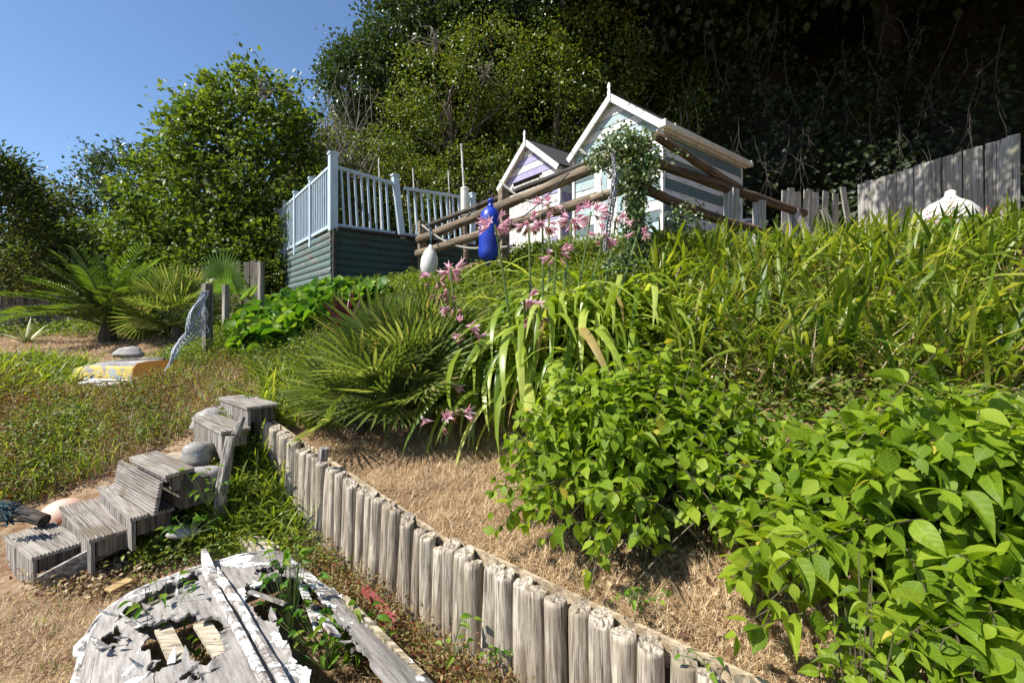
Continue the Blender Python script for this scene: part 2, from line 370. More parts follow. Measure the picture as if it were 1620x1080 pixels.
def Hs(x, y): return float(H(np.array([x]), np.array([y]))[0])
def axis_pts(lo, hi, step, far, k=1.25):
    a = list(np.arange(lo, hi+1e-6, step)); d = step
    while a[-1] < far: d *= k; a.append(a[-1]+d)
    d = step
    while a[0] > -far: d *= k; a.insert(0, a[0]-d)
    return np.array(a)
gx = axis_pts(-6.0, 6.0, .06, 400, 1.3); gy = axis_pts(.8, 7, .06, 400, 1.3)
X, Y = np.meshgrid(gx, gy); Z = H(X, Y)
nx, ny = len(gx), len(gy); idx = np.arange(nx*ny).reshape(ny, nx)
F = np.stack([idx[:-1,:-1], idx[:-1,1:], idx[1:,1:], idx[1:,:-1]], -1).reshape(-1, 4)
g = put('ground', mesh('ground', np.stack([X.ravel(), Y.ravel(), Z.ravel()], -1), F, smooth=True), M['ground']); tag(g, kind='structure')

# hillside: foot line (x, y, z, height)
HILL = np.array([(-26,30,1.5,5.5),(-17,24,1.6,6.5),(-11,18.5,2,5.2),(-6.6,15.2,2.4,6.2),(-3.6,13.2,2.8,9.5),(-.5,13.4,2.9,12),(2,14.6,3,13),(4.3,12.6,3,13),(6.2,11.0,3,13),(8.6,9.9,3,13),(11.5,7.6,3,13),(14,3.5,2.2,12),(15,-2,1.2,8)])
def hill(t, h):
    """t in 0..1 along the foot line, h in 0..1 up the slope -> world points"""
    t = np.asarray(t)*(len(HILL)-1); i = np.clip(t.astype(int), 0, len(HILL)-2); f = (t-i)[..., None]
    P = HILL[i]*(1-f)+HILL[i+1]*f
    out = unit(P[...,:2]); hh = np.asarray(h)*P[...,3]
    b = .5*np.sin(P[...,0]*1.1+hh*.9)+.35*np.sin(P[...,0]*2.3-hh*1.7+1)
    run = hh*.42+b*np.clip(hh, 0, 1)
    return np.stack([P[...,0]+out[...,0]*run, P[...,1]+out[...,1]*run, P[...,2]-.4+hh], -1)
T, Hh = np.meshgrid(np.linspace(0, 1, 160), np.linspace(0, 1, 50)); Pm = hill(T, Hh)
top = Pm[-1:].copy(); o2 = unit(top[...,:2]); t2 = top.copy(); t2[...,:2] += o2*25; t2[...,2] += 1
Pm = np.concatenate([Pm, t2], 0); idx = np.arange(160*51).reshape(51, 160)
F = np.stack([idx[:-1,:-1], idx[:-1,1:], idx[1:,1:], idx[1:,:-1]], -1).reshape(-1, 4)
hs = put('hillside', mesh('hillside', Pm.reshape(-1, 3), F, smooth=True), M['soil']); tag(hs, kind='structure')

# ------------------------------------------------------------------ foliage builders
T4 = (np.array([(0,0,0),(.45,.5,.10),(1,0,-.12),(.45,-.5,.10)]), np.array([(0,1,2),(0,2,3)]))
def leaf_template(fold=.16, droop=.28, st=((0,0),(.10,.14),(.27,.285),(.48,.31),(.70,.20),(.87,.075),(1,0))):
    v = []; f = []; uv = []
    for (u, hw) in st:
        wz = -droop*u*u
        v += [(u, -hw, wz+fold*hw), (u, 0, wz), (u, hw, wz+fold*hw)]; uv += [(u, .5-hw), (u, .5), (u, .5+hw)]
    for i in range(len(st)-1):
        a = 3*i
        f += [(a,a+3,a+4,a+1),(a+1,a+4,a+5,a+2)]
    return np.array(v), np.array(f), np.array(uv)
def frames(D, U):
    t = unit(D); b = unit(np.cross(U, t)); n_ = np.cross(t, b); return t, b, n_
def leafcloud(P, D, U, L, Wd, tmpl=T4):
    t, b, n_ = frames(D, U); v = tmpl[0]; f = tmpl[1]; N = len(P); k = len(v)
    L = np.broadcast_to(L, N)[:,None,None]; Wd = np.broadcast_to(Wd, N)[:,None,None]
    VV = P[:,None]+t[:,None]*v[None,:,0:1]*L+b[:,None]*v[None,:,1:2]*Wd+n_[:,None]*v[None,:,2:3]*L
    FF = (f[None]+(np.arange(N)*k)[:,None,None]).reshape(-1, f.shape[1])
    uv = np.tile(tmpl[2], (N,1)) if len(tmpl) > 2 else None
    return VV.reshape(-1, 3), FF, uv
def stuffpart(name, data, m, parent=None, base=(0,0,0), smooth=False, kind='stuff'):
    V, F_, uv = data
    o = part(name, V, F_, m, parent, base, smooth, uv)
    if kind: o['kind'] = kind
    return o
def strips(P, az, pitch, curl, L, Wd, ns=4, prof=None, twist=None, tipdroop=1.0, fold=0):
    """curved tapering blades. az: heading, pitch: start angle above horizontal, curl: how far the pitch falls along the blade"""
    N = len(P); L = np.broadcast_to(L, N); Wd = np.broadcast_to(Wd, N)
    az = np.broadcast_to(az, N); pitch = np.broadcast_to(pitch, N); curl = np.broadcast_to(curl, N)
    hd = np.stack([np.cos(az), np.sin(az), 0*az], -1); sdv = np.stack([-np.sin(az), np.cos(az), 0*az], -1)
    if prof is None: prof = [.7]+[1-.15*i/ns for i in range(1, ns)]+[.04]
    tw = np.broadcast_to(twist if twist is not None else 0, N)
    p = P.copy(); V = []; UV = []
    for i in range(ns+1):
        s_ = i/ns; a = pitch-curl*s_**tipdroop
        d = hd*np.cos(a)[:,None]+np.array([0,0,1.])*np.sin(a)[:,None]
        nn = np.cross(d, sdv)*-1
        ww = sdv*np.cos(tw*s_)[:,None]+nn*np.sin(tw*s_)[:,None]
        hw = (Wd*prof[i]/2)[:,None]
        if fold: V += [p-ww*hw+nn*hw*fold, p, p+ww*hw+nn*hw*fold]; UV += [(s_,0),(s_,.5),(s_,1)]
        else: V += [p-ww*hw, p+ww*hw]; UV += [(s_,0),(s_,1)]
        p = p+d*(L/ns)[:,None]
    c = 3 if fold else 2
    V = np.stack(V, 1); k = V.shape[1]; f = []
    for i in range(ns):
        a = c*i
        if fold: f += [(a,a+1,a+4,a+3),(a+1,a+2,a+5,a+4)]
        else: f += [(a,a+1,a+3,a+2)]
    f = np.array(f); FF = (f[None]+(np.arange(N)*k)[:,None,None]).reshape(-1, 4)
    return V.reshape(-1, 3), FF, np.tile(np.array(UV, float), (N,1))
def merge(*ds):
    V=[];F_=[];U=[];b=0
    for (v,f,u) in ds:
        V.append(v);F_.append(f+b);b+=len(v);U.append(u if u is not None else np.zeros((len(v),2)))
    return np.concatenate(V),np.concatenate(F_),np.concatenate(U)
def rdir(n_, up=0.0, seed=None):
    d = rng.normal(size=(n_,3)); d[:,2] += up; return unit(d)
def crown(blobs, ncl, per, cr, size, flat=.7, shell=.75, tmpl=T4, wr=.7, upb=.8, droop=.2, lowcut=None):
    """clumps of leaves through the outer volume of several ellipsoids (cx,cy,cz,rx,ry,rz)"""
    B = np.array(blobs, float); wgt = (B[:,3]*B[:,4]*B[:,5])**.67; k = rng.choice(len(B), ncl, p=wgt/wgt.sum())
    d = rdir(ncl); r = shell+(1.06-shell)*rng.random(ncl)**.7
    r = np.where(rng.random(ncl) < .06, r*1.13, r)
    C = B[k,:3]+d*B[k,3:]*r[:,None]
    crr = cr*(.55+.9*rng.random(ncl))
    off = rng.normal(size=(ncl,per,3))*.5; off[...,2] *= flat
    P = (C[:,None]+off*crr[:,None,None]).reshape(-1, 3)
    D = np.repeat(d, per, 0)+rng.normal(size=P.shape)*.8; D[:,2] -= droop
    U = rng.normal(size=P.shape)*.55+np.array([0,0,upb])+np.repeat(d, per, 0)*.35
    L = size*(.6+.8*rng.random(len(P)))
    if lowcut is not None:
        q = P[:,2] > lowcut; P, D, U, L = P[q], D[q], U[q], L[q]
    return leafcloud(P, D, U, L, L*wr, tmpl), C
def twigs(mb, root, tips, r0, r1, n_=5, bendz=.1, ns=5, jit=.05):
    root = np.asarray(root, float)
    for t in tips:
        d = t-root; ln = np.linalg.norm(d)
        pts = [root+d*s_+np.array([0,0,bendz*ln*math.sin(PI*s_)])+(rng.normal(size=3)*jit*ln*(.3 if s_ in (0,1) else 1)*(s_ > 0)) for s_ in np.linspace(0, 1, ns)]
        mb.tube(pts, np.linspace(r0, r1, ns), n_, caps=False)
def tree(name, label, cat, base, trunk_r, blobs, m, ncl, per, cr, size, group=None, shell=.7, barkm=None, nb=14, tmpl=T4, **kw):
    t = thing(name, label, cat, base, group)
    data, C = crown(blobs, ncl, per, cr, size, shell=shell, tmpl=tmpl, **kw)
    c = stuffpart('crown', data, m, t, base, kind=None)
    mb = MB(); B = np.array(blobs); top_ = B[:,:3].mean(0); b = np.array(base, float)
    fork = b+(top_-b)*.45
    mb.tube([b-[0,0,.3], b*.7+fork*.3+[.05,0,0], fork, top_], [trunk_r*1.2, trunk_r, trunk_r*.75, trunk_r*.3], 8)
    twigs(mb, fork, C[rng.choice(len(C), nb, replace=False)], trunk_r*.4, trunk_r*.07)
    mb.build('trunk', barkm or M['bark'], t, smooth=True)
    return t, C
def inpoly(x, y, poly):
    ins = np.zeros(len(x), bool); n_ = len(poly)
    for i in range(n_):
        x1, y1 = poly[i]; x2, y2 = poly[(i+1) % n_]
        c_ = ((y1 > y) != (y2 > y)) & (x < (x2-x1)*(y-y1)/(y2-y1+1e-12)+x1); ins ^= c_
    return ins
def scat(poly, n_, dens=None):
    P = np.array(poly); lo, hi = P.min(0), P.max(0); out = np.zeros((0,2))
    while len(out) < n_:
        q = lo+(hi-lo)*rng.random((n_*2,2)); q = q[inpoly(q[:,0], q[:,1], poly)]
        if dens is not None: q = q[rng.random(len(q)) < dens(q[:,0], q[:,1])]
        out = np.concatenate([out, q])
    out = out[:n_]; return np.column_stack([out, H(out[:,0], out[:,1])])
def patchy(k=2.0, ph=0, lo=.15):
    return lambda x, y: lo+(1-lo)*(np.clip(.5+.5*(np.sin(x*k*1.3+ph)+np.sin(y*k*1.7+ph*2)+np.sin((x+y)*k*2.9+ph))/1.6, 0, 1))**2

# ================================================================== HILLSIDE GREENERY
def hill_leaves(name, n_, t0, t1, h0, h1, size, m, depth=.55, label=None, cat=None, clump=9):
    nc = n_//clump
    P = hill(t0+(t1-t0)*rng.random(nc), h0+(h1-h0)*rng.random(nc))
    out = np.zeros_like(P); out[:,:2] = -unit(P[:,:2]); out[:,2] = .45; out = unit(out)
    lump = .5+.5*np.sin(P[:,0]*2.1+P[:,2]*1.3)*np.sin(P[:,2]*2.6-P[:,0])
    P = P+out*(depth*(.15+lump*.9+.35*rng.random(nc)))[:,None]
    Q = np.repeat(P, clump, 0)+rng.normal(size=(nc*clump,3))*np.array([.16,.16,.13])
    D = rng.normal(size=Q.shape)*.8+np.array([0,0,-.35])-np.column_stack([unit(Q[:,:2]), np.zeros(len(Q))])*.4
    U = rng.normal(size=Q.shape)*.45+np.repeat(out, clump, 0)*.6+np.array([0,0,.5])
    L = size*(.55+.9*rng.random(len(Q)))
    o = stuffpart(name, leafcloud(Q, D, U, L, L*.8), m, base=P[0])
    return tag(o, label, cat)
hill_leaves('ivy_thicket', 110000, .20, .62, 0, .62, .085, M['ivyleaf'], depth=.9, label='sunlit tangle of ivy and bramble covering the lower hillside behind the deck and huts', cat='ivy thicket')
hill_leaves('hillside_wood', 60000, .28, .66, .5, 1.0, .12, M['ivyleaf'], depth=1.0, label='mixed green foliage of the wood on the upper hillside', cat='wood')
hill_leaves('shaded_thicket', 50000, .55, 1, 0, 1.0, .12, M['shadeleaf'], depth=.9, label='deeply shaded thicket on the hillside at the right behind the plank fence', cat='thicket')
hill_leaves('distant_thicket', 26000, .06, .28, 0, 1.0, .12, M['hedge'], depth=.8, label='sunlit scrub covering the low slope behind the hedges at the left', cat='scrub')

tree('holm_oak', 'dark green holm oak rising against the sky at the top of the hillside', 'oak tree', (-3.9,15.2,6.5), .22,
     [(-2.7,15.0,10.9,2.0,1.8,2.3),(-4.9,15.0,9.6,1.2,1.2,1.15),(-3.9,15.0,10.8,1.0,1.1,1.1),(-1.4,15.0,12.0,1.9,1.8,2.4),(-4.4,14.4,9.3,1.3,1,1.2)], M['darkleaf'], 1100, 46, .40, .11)
tree('hillside_tree', 'yellowish green tree with airy foliage in the middle of the hillside', 'tree', (-1.8,12.9,4.5), .12,
     [(-1.9,12.9,8.4,1.4,1.0,1.3),(-.6,12.7,8.9,1.2,1,1.2),(-2.8,13,7.3,.9,.9,1.0)], M['ivyleaf'], 300, 34, .36, .075)
tree('hillside_tree', 'olive green tree leaning over the lilac hut at the edge of the shade', 'tree', (1.2,13.6,4.5), .14,
     [(1.0,13.3,8.0,1.5,1.2,1.9),(2.4,13.2,9.2,1.5,1.2,1.5),(.4,13.2,6.1,1.1,.9,1.0)], M['ivyleaf'], 460, 36, .36, .09)
tree('holm_oak', 'dense dark green oak filling the top centre of the hillside above the huts', 'oak tree', (-.2,15.2,7.5), .2,
     [(.4,14.6,11.4,2.4,1.6,2.2),(-1.2,14.4,10.2,1.5,1.3,1.4),(1.9,14.3,10.2,1.4,1.2,1.5)], M['darkleaf'], 800, 44, .4, .11)
tree('hillside_tree', 'green bushy tree on the hillside directly behind the right end of the deck', 'tree', (-2.6,12.6,4.0), .1,
     [(-2.8,12.5,5.2,1.2,.8,.9),(-1.2,12.5,5.6,1.1,.8,1.0),(-3.8,12.6,6.0,.9,.8,.9)], M['ivyleaf'], 300, 36, .32, .075)
# tall trees whose crowns overhang the right half of the place and keep it in shade
tree('overhanging_tree', 'tall dark tree whose crown spreads over the shaded hillside behind the striped hut', 'tree', (5.4,15.6,8.5), .3,
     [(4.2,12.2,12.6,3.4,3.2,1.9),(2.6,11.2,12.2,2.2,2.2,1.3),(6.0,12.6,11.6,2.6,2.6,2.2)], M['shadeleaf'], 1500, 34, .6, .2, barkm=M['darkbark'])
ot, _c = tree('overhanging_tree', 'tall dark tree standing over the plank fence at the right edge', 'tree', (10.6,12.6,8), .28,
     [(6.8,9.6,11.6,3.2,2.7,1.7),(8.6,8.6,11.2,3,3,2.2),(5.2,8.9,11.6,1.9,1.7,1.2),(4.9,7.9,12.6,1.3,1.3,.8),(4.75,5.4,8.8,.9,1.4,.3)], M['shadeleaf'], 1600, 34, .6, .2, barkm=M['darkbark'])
bd, _c = crown([(3.85,5.1,8.3,.62,.85,.25),(3.4,6.3,8.3,.42,.8,.2),(4.4,4.2,8.3,.6,.7,.25)], 150, 30, .26, .10)
stuffpart('bough', bd, M['shadeleaf'], ot, (3.8,5.4,8.3), kind=None)  # unseen bough, shaped to throw dappled shade on the tall plank fence
mb = MB(); mb.tube([(7.0,9.4,10.8),(5.4,7.6,9.4),(4.2,6.0,8.5),(3.8,4.9,8.3)], [.12,.08,.05,.02], 7); mb.build('limb', M['darkbark'], ot)
tree('overhanging_tree', 'dark tree at the top right corner of the hillside', 'tree', (14.5,9.4,8), .28,
     [(10.5,6.6,10.8,3,3,2.8),(8.6,6.4,11.4,2.2,2,1.3)], M['shadeleaf'], 900, 34, .6, .2, barkm=M['darkbark'])

# big leafy shrub-tree at the left and its neighbours
tree('hazel_tree', 'large bright green leafy tree with a peaked crown left of the deck', 'tree', (-6.9,11.2,1.7), .16,
     [(-6.5,11.2,5.3,1.75,1.5,2.3),(-6.1,11.1,6.8,1.05,1,1.15),(-7.9,11.2,4.4,1.5,1.3,2.0),(-8.5,11,3.3,1.1,1.1,1.4),(-5.4,11.0,4.4,1.3,1.1,2.3),(-6.2,10.5,3.1,1.9,.9,1.1),(-7.6,11.1,6.2,.6,.6,.75),(-8.7,11.1,5.4,.28,.28,.4)],
     M['hazel'], 900, 42, .30, .115, nb=40)
tree('dark_tree', 'distant dark green tree on the skyline left of the big leafy tree', 'tree', (-14.6,18,2.6), .2,
     [(-14.8,18,6.2,2.1,1.6,2.3),(-13.0,18,6.3,1.6,1.4,2.6),(-16.6,18,5.4,1.7,1.4,2.0)], M['darkleaf'], 500, 40, .42, .13)
tree('dark_tree', 'low rounded dark tree at the far left behind the date palm', 'tree', (-18.6,17,2), .2,
     [(-18.6,17,4.9,2.2,1.8,2.2),(-16.5,16.5,3.9,2.4,1.5,1.5)], M['hedge'], 420, 40, .42, .13)
# conifer with drooping sprays
t = thing('conifer', 'dark conifer with yellow tipped sprays cut by the left edge', 'conifer', (-10.9,9.4,1.5))
C_ = []
for z in np.arange(2.2, 5.1, .2):
    for a in np.arange(0, 2*PI, .45):
        r = (5.5-z)*.48+.15*random.random(); C_.append((-10.9+r*math.cos(a+z*3), 9.4+r*math.sin(a+z*3), z+.1*random.random()))
C_ = np.array(C_); k = 60
P = np.repeat(C_, k, 0)+rng.normal(size=(len(C_)*k,3))*np.array([.2,.2,.10]); ax = P-np.array([-10.9,9.4,0]); ax[:,2] = .35
stuffpart('crown', leafcloud(P, ax+rng.normal(size=P.shape)*.4, rng.normal(size=P.shape)+np.array([0,0,1]), .14, .035), M['conifer'], t, kind=None)
MB().tube([(-10.9,9.4,1.3),(-10.9,9.4,5.0)], [.16,.04], 8).build('trunk', M['bark'], t)
# hedges
def hedge(label, base, blobs, m, ncl, size=.07):
    return tree('hedge_shrub', label, 'shrub', base, .05, blobs, m, ncl, 46, .26, size, group='shrubs along the foot of the slope', nb=10)
hedge('brownish green shrub mound behind the date palm at the left', (-9.6,10.6,1.6), [(-9.5,10.6,2.7,1.3,.9,1.1),(-10.4,10.4,2.4,1.2,.9,1.0)], M['hedge'], 330)
hedge('light green shrub mound beneath the dark skyline tree', (-9.3,12,1.7), [(-9.5,12,3.7,1.6,1,.8),(-11.3,12,3.4,1.5,1,.9),(-8.2,11.6,2.9,1.1,.9,1.0)], M['hazel'], 330, .08)
hedge('low shrub in front of the old plank fence under the leafy tree', (-6.9,10.0,1.6), [(-7.0,10.1,2.55,1.2,.6,.75),(-8.2,10.1,2.5,.8,.6,.8)], M['hazel'], 240, .085)
hedge('dark shrub in the shadow beside the left end of the deck', (-5.2,10.3,1.7), [(-5.1,10.6,2.7,.9,.7,1.1),(-5.6,10.0,2.2,.7,.5,.7)], M['ivyleaf'], 220)
# grey bare shrub above the deck
t = thing('bare_shrub', 'grey leafless shrub with a haze of twigs between the leafy tree and the holm oak', 'shrub', (-4.7,13.0,4.2))
mb = MB(); tips = [np.array([-5.1+rng.normal()*.75, 12.9+rng.normal()*.4, 7.2+rng.normal()*.8]) for _ in range(120)]
twigs(mb, (-4.7,13.0,4.3), tips, .03, .004, 4, .05, 5, .10); mb.build('branch', M['twig'], t)
# bare vines hanging in the dark part of the hillside
mb = MB()
for i in range(70):
    px = random.uniform(1020, 1600); py = random.uniform(10, 250); Yd = np.interp(px, [1020,1300,1600], [11.6,10.2,8.2])
    a = W(px, py, Yd); dx = rng.normal(size=3)*np.array([.3,.2,.2])+np.array([0,0,-random.uniform(.5,2.0)])
    w1, w2 = random.uniform(1,3), random.uniform(.0,.05)
    pts = [a+dx*s_+np.array([w2*math.sin(s_*w1+i), .1*math.cos(s_*5+i), 0])+rng.normal(size=3)*.012 for s_ in np.linspace(0, 1, 9)]
    mb.tube(pts, np.linspace(.006, .0025, 9), 4, caps=False)
    for b_ in range(4):
        q = pts[2+b_]; d_ = dx*.22+rng.normal(size=3)*.16; mb.tube([q, q+d_*.5+rng.normal(size=3)*.02, q+d_], [.004,.003,.0015], 4, caps=False)
for i in range(0):
    c = W(1243, 265, 9.3); d = rdir(1)[0]; d[2] = abs(d[2])*1.0
    mb.tube([c, c+d*.25, c+d*.5+rng.normal(size=3)*.06], [.012,.008,.004], 4, caps=False)
o = mb.build('bare_vines', plain('dim_vine_bark', (.06,.05,.04), .9, .4, 20)); tag(o, 'bare grey creeper stems hanging down the dark hillside', 'vines', kind='stuff')
for (px, py, s0) in ((770,120,.9),(690,70,.7),(420,150,.6)):
    mb = MB(); c = W(px, py, 11.9 if px > 500 else 10.2)
    twigs(mb, c, [c+rng.normal(size=3)*np.array([.5,.2,.35])*s0+np.array([0,-.1,.1]) for _ in range(16)], .02, .004, 4, .05, 5, .12)
    o = mb.build('dead_branch', M['twig']); tag(o, {770:'pale dead twigs showing in the foliage above the lilac hut',690:'pale dead twigs high in the foliage left of the huts',420:'bare twigs showing near the top of the big leafy tree'}[px], 'dead branch')

# ================================================================== HUTS
RIGHT = unit(V3(1.264,1,0)); FRONT = unit(V3(-.79,1,0))
FRONT = unit(V3(-RIGHT[1], RIGHT[0], 0))       # left along the gable wall (square corner)
UPV = V3(0,0,1); OUTF = -RIGHT; OUTS = -FRONT  # outward normals of the gable wall and of the right side wall
def boardbox(c0, c1, z0, z1, th, out, name, m, parent, tilt=.012):
    """lap board from c0 to c1 (points at z 0), leaning out at its lower edge"""
    c0 = np.array(c0); c1 = np.array(c1); d = c1-c0; L_ = np.linalg.norm(d)
    v = []
    for q in (-L_/2, L_/2):
        for (o_, z) in ((0,z0),(0,z1),(th,z1),(th+tilt,z0)): v.append((q, -o_, z-(z0+z1)/2))
    f = [(0,1,2,3),(4,7,6,5),(0,4,5,1),(1,5,6,2),(2,6,7,3),(3,7,4,0)]
    me = mesh(name, np.array(v), f)
    x = unit(d); y = -np.asarray(out, float); y = y-x*np.dot(x, y); y = unit(y)
    Mx = Matrix(((x[0],y[0],0,(c0[0]+c1[0])/2),(x[1],y[1],0,(c0[1]+c1[1])/2),(x[2],y[2],1,(z0+z1)/2),(0,0,0,1)))
    return put(name, me, m, parent, mat4=Mx)
def hut(label, corner, wid, length, zb, ze, rise, colA, colB, doorm, gutter=False, doorx=(.30,.72), nb=10):
    c = np.array([corner[0], corner[1], 0.]); t = thing('beach_hut', label, 'beach hut', (c[0], c[1], zb))
    fl = c+FRONT*wid; bh = (ze-zb)/nb
    # inner shell so no light leaks between the boards
    mb = MB(); i0 = c+FRONT*.03+RIGHT*.03; a = [i0, i0+RIGHT*(length-.06), i0+RIGHT*(length-.06)+FRONT*(wid-.06), i0+FRONT*(wid-.06)]
    ap = [i0+FRONT*(wid/2-.03), i0+FRONT*(wid/2-.03)+RIGHT*(length-.06)]
    vs = [p+UPV*zb for p in a]+[p+UPV*(ze-.01) for p in a]+[p+UPV*(ze+rise-.05) for p in ap]
    mb.add(vs, [(0,1,5,4),(1,2,6,5),(2,3,7,6),(3,0,4,7),(4,5,9,8),(7,6,9,8),(0,4,8,7,3),(1,2,6,9,5)]); mb.build('inner_shell', M['darkplank'], t)
    for k in range(nb):                                   # right side wall and left side wall
        boardbox(c+RIGHT*.04, c+RIGHT*length, zb+k*bh, zb+(k+1)*bh-.004, .012, OUTS, 'wall_board', colA if k % 2 else colB, t)
        boardbox(fl+RIGHT*.04, fl+RIGHT*length, zb+k*bh, zb+(k+1)*bh-.004, .012, FRONT, 'wall_board', colA if k % 2 else colB, t)
        xs = [(.04, doorx[0]*wid),(doorx[1]*wid, wid-.04)]
        for (u0, u1) in xs:
            boardbox(c+FRONT*u0, c+FRONT*u1, zb+k*bh, zb+(k+1)*bh-.004, .012, OUTF, 'wall_board', colB if k % 3 == 1 else (doorm if k % 3 == 0 and doorm is M['paleblue'] else M['white']), t)
    # gable boards get narrower towards the ridge
    ng = 5; gh = rise/ng
    for k in range(ng):
        z0 = ze+k*gh; u = wid/2*(k/ng); u2 = wid/2*((k+1)/ng)
        v = []
        for (o_, z, uu) in ((0,z0,u),(0,z0+gh-.004,u2),(.012,z0+gh-.004,u2),(.024,z0,u)):
            for sgn in (0, 1):
                q = c+FRONT*(uu if sgn == 0 else wid-uu)+OUTF*o_; v.append((q[0], q[1], z))
        part('gable_board', np.array(v), [(0,2,3,1),(4,6,7,5),(2,4,5,3),(0,1,7,6),(0,6,4,2),(1,3,5,7)], (doorm if k % 2 == 0 and doorm is M['paleblue'] else (colB if k % 2 == 0 else M['white'])), t)
    # door of upright boards and frame
    dh = (ze-zb)*.94; n_ = 6; u0, u1 = doorx[0]*wid+.05, doorx[1]*wid-.05
    d = MB(); d0 = c+FRONT*(u0+u1)/2+OUTF*.02+UPV*(zb+dh/2); d.frame_box(d0, FRONT*(u1-u0)/2, OUTF*.01, UPV*dh/2); door = d.build('door', M['whitez'], t)
    for k in range(n_):
        ww = (u1-u0)/n_; q = c+FRONT*(u0+ww*(k+.5))+OUTF*.036+UPV*(zb+dh/2)
        MB().frame_box(q, FRONT*(ww/2-.006), OUTF*.007, UPV*dh/2).build('door_board', doorm if k % 3 == 1 and doorm is M['paleblue'] else M['whitez'], door)
    for u in (u0-.035, u1+.035): MB().frame_box(c+FRONT*u+OUTF*.035+UPV*(zb+dh/2+.02), FRONT*.033, OUTF*.012, UPV*(dh/2+.02)).build('door_frame', M['whitez'], t)
    # corner posts
    for (p, a_) in ((c, 1), (fl, -1), (c+RIGHT*length, 1)):
        MB().frame_box(p+UPV*(zb+ze)/2+OUTF*(.012 if p is not fl else .012)+OUTS*.012*a_, FRONT*.032, RIGHT*.032, UPV*((ze-zb)/2)).build('corner_trim', M['whitez'], t)
    # roof: two slabs, overhanging; felt strips as parts
    ov = .12; half = wid/2; sl = unit(V3(0,0,rise)+FRONT*half*1); ln = math.hypot(half, rise)+ov
    ridge = c+FRONT*half+UPV*(ze+rise+.03)
    for sg_ in (-1, 1):
        dn = unit(FRONT*half*sg_-UPV*rise); nrm = unit(np.cross(RIGHT, dn)); nrm = nrm*(1 if nrm[2] > 0 else -1)
        ctr = ridge+dn*ln/2+RIGHT*(length/2)
        MB().frame_box(ctr, dn*ln/2, RIGHT*(length/2+.13), nrm*.014).build('roof', M['felt'], t)
        for j in range(3):
            q = ridge+dn*(ln*(j+.45)/3)+RIGHT*length/2+nrm*(.021+.004*j); MB().frame_box(q, dn*(ln/6+.02), RIGHT*(length/2+.135), nrm*.004).build('felt_strip', M['felt'], t)
        # barge boards (front)
        q = ridge+dn*(ln/2)+OUTF*.145-nrm*.045; MB().frame_box(q, dn*(ln/2+.01), OUTF*.011, nrm*.062).build('barge_board', M['white'], t)
        MB().frame_box(ridge+dn*(ln/2)+OUTF*.07-nrm*.022, dn*(ln/2-.02), OUTF*.062, nrm*.006).build('soffit', M['white'], t)
    # finial
    q = ridge+OUTF*.165; mb = MB(); pr = [(-.17,.0),(-.12,.035),(.04,.035),(.09,.02),(.13,.042),(.20,.02),(.22,.0)]
    vs = []; 
    for (z, h_) in pr:
        for s1 in (-1, 1):
            for s2 in (-1, 1): vs.append(q+UPV*z+FRONT*h_*s1+OUTF*.011*s2)
    fs = []
    for i in range(len(pr)-1):
        a_ = 4*i; fs += [(a_,a_+4,a_+5,a_+1),(a_+2,a_+3,a_+7,a_+6),(a_,a_+2,a_+6,a_+4),(a_+1,a_+5,a_+7,a_+3)]
    mb.add(vs, fs).build('finial', M['whitez'], t)
    # floor beams
    MB().frame_box(c+RIGHT*length/2+OUTS*.0+UPV*(zb-.1)+FRONT*.05, RIGHT*length/2, FRONT*.04, UPV*.09).build('floor_beam', M['raild'], t)
    if gutter:
        dn = unit(-FRONT*half-UPV*rise); e0 = ridge+dn*ln+OUTS*.0-UPV*.02
        g0 = e0+OUTF*.2+OUTS*.045; g1 = e0+RIGHT*(length+.18)+OUTS*.045
        mb = MB(); prof = [(-.062,.03),(-.058,-.035),(-.03,-.062),(.03,-.062),(.058,-.035),(.062,.03),(.054,.03),(.05,-.03),(.026,-.053),(-.026,-.053),(-.05,-.03),(-.054,.03)]
        vs = [g+OUTS*a_+UPV*(b_-.03) for g in (g0, g1) for (a_, b_) in prof]; n2 = len(prof)
        mb.add(vs, [(i, (i+1) % n2, n2+(i+1) % n2, n2+i) for i in range(n2)]+[list(range(5, -1, -1))]).build('gutter', M['gutter'], t)
        for s_ in (.0, .09, .97):
            q = g0*(1-s_)+g1*s_-UPV*.045; MB().frame_box(q, RIGHT*.022, OUTS*.072, UPV*.058).build('gutter_bracket', M['gutter'], t)
        MB().frame_box(e0+RIGHT*length/2-OUTS*.07-UPV*.07, RIGHT*(length/2+.1), OUTS*.08, UPV*.012).build('eave_board', M['gutter'], t)
        MB().frame_box(e0+RIGHT*length/2-OUTS*.012-UPV*.05, RIGHT*(length/2+.1), OUTS*.011, UPV*.07).build('fascia', M['gutter'], t)
    return t
hut('large beach hut with sage and white striped boards, gutter and ivy covered corner', (2.64,8.0), 2.10, 2.9, 3.27, 5.16, .85, M['white'], M['sage'], M['paleblue'], gutter=True)
q = V3(2.64,8.0,0)+FRONT*2.55
hut('smaller beach hut with lilac and white boards left of the sage one', (q[0], q[1]), 2.05, 2.9, 3.2, 5.12, .82, M['white'], M['lilac'], M['whitez'], doorx=(.28,.8))

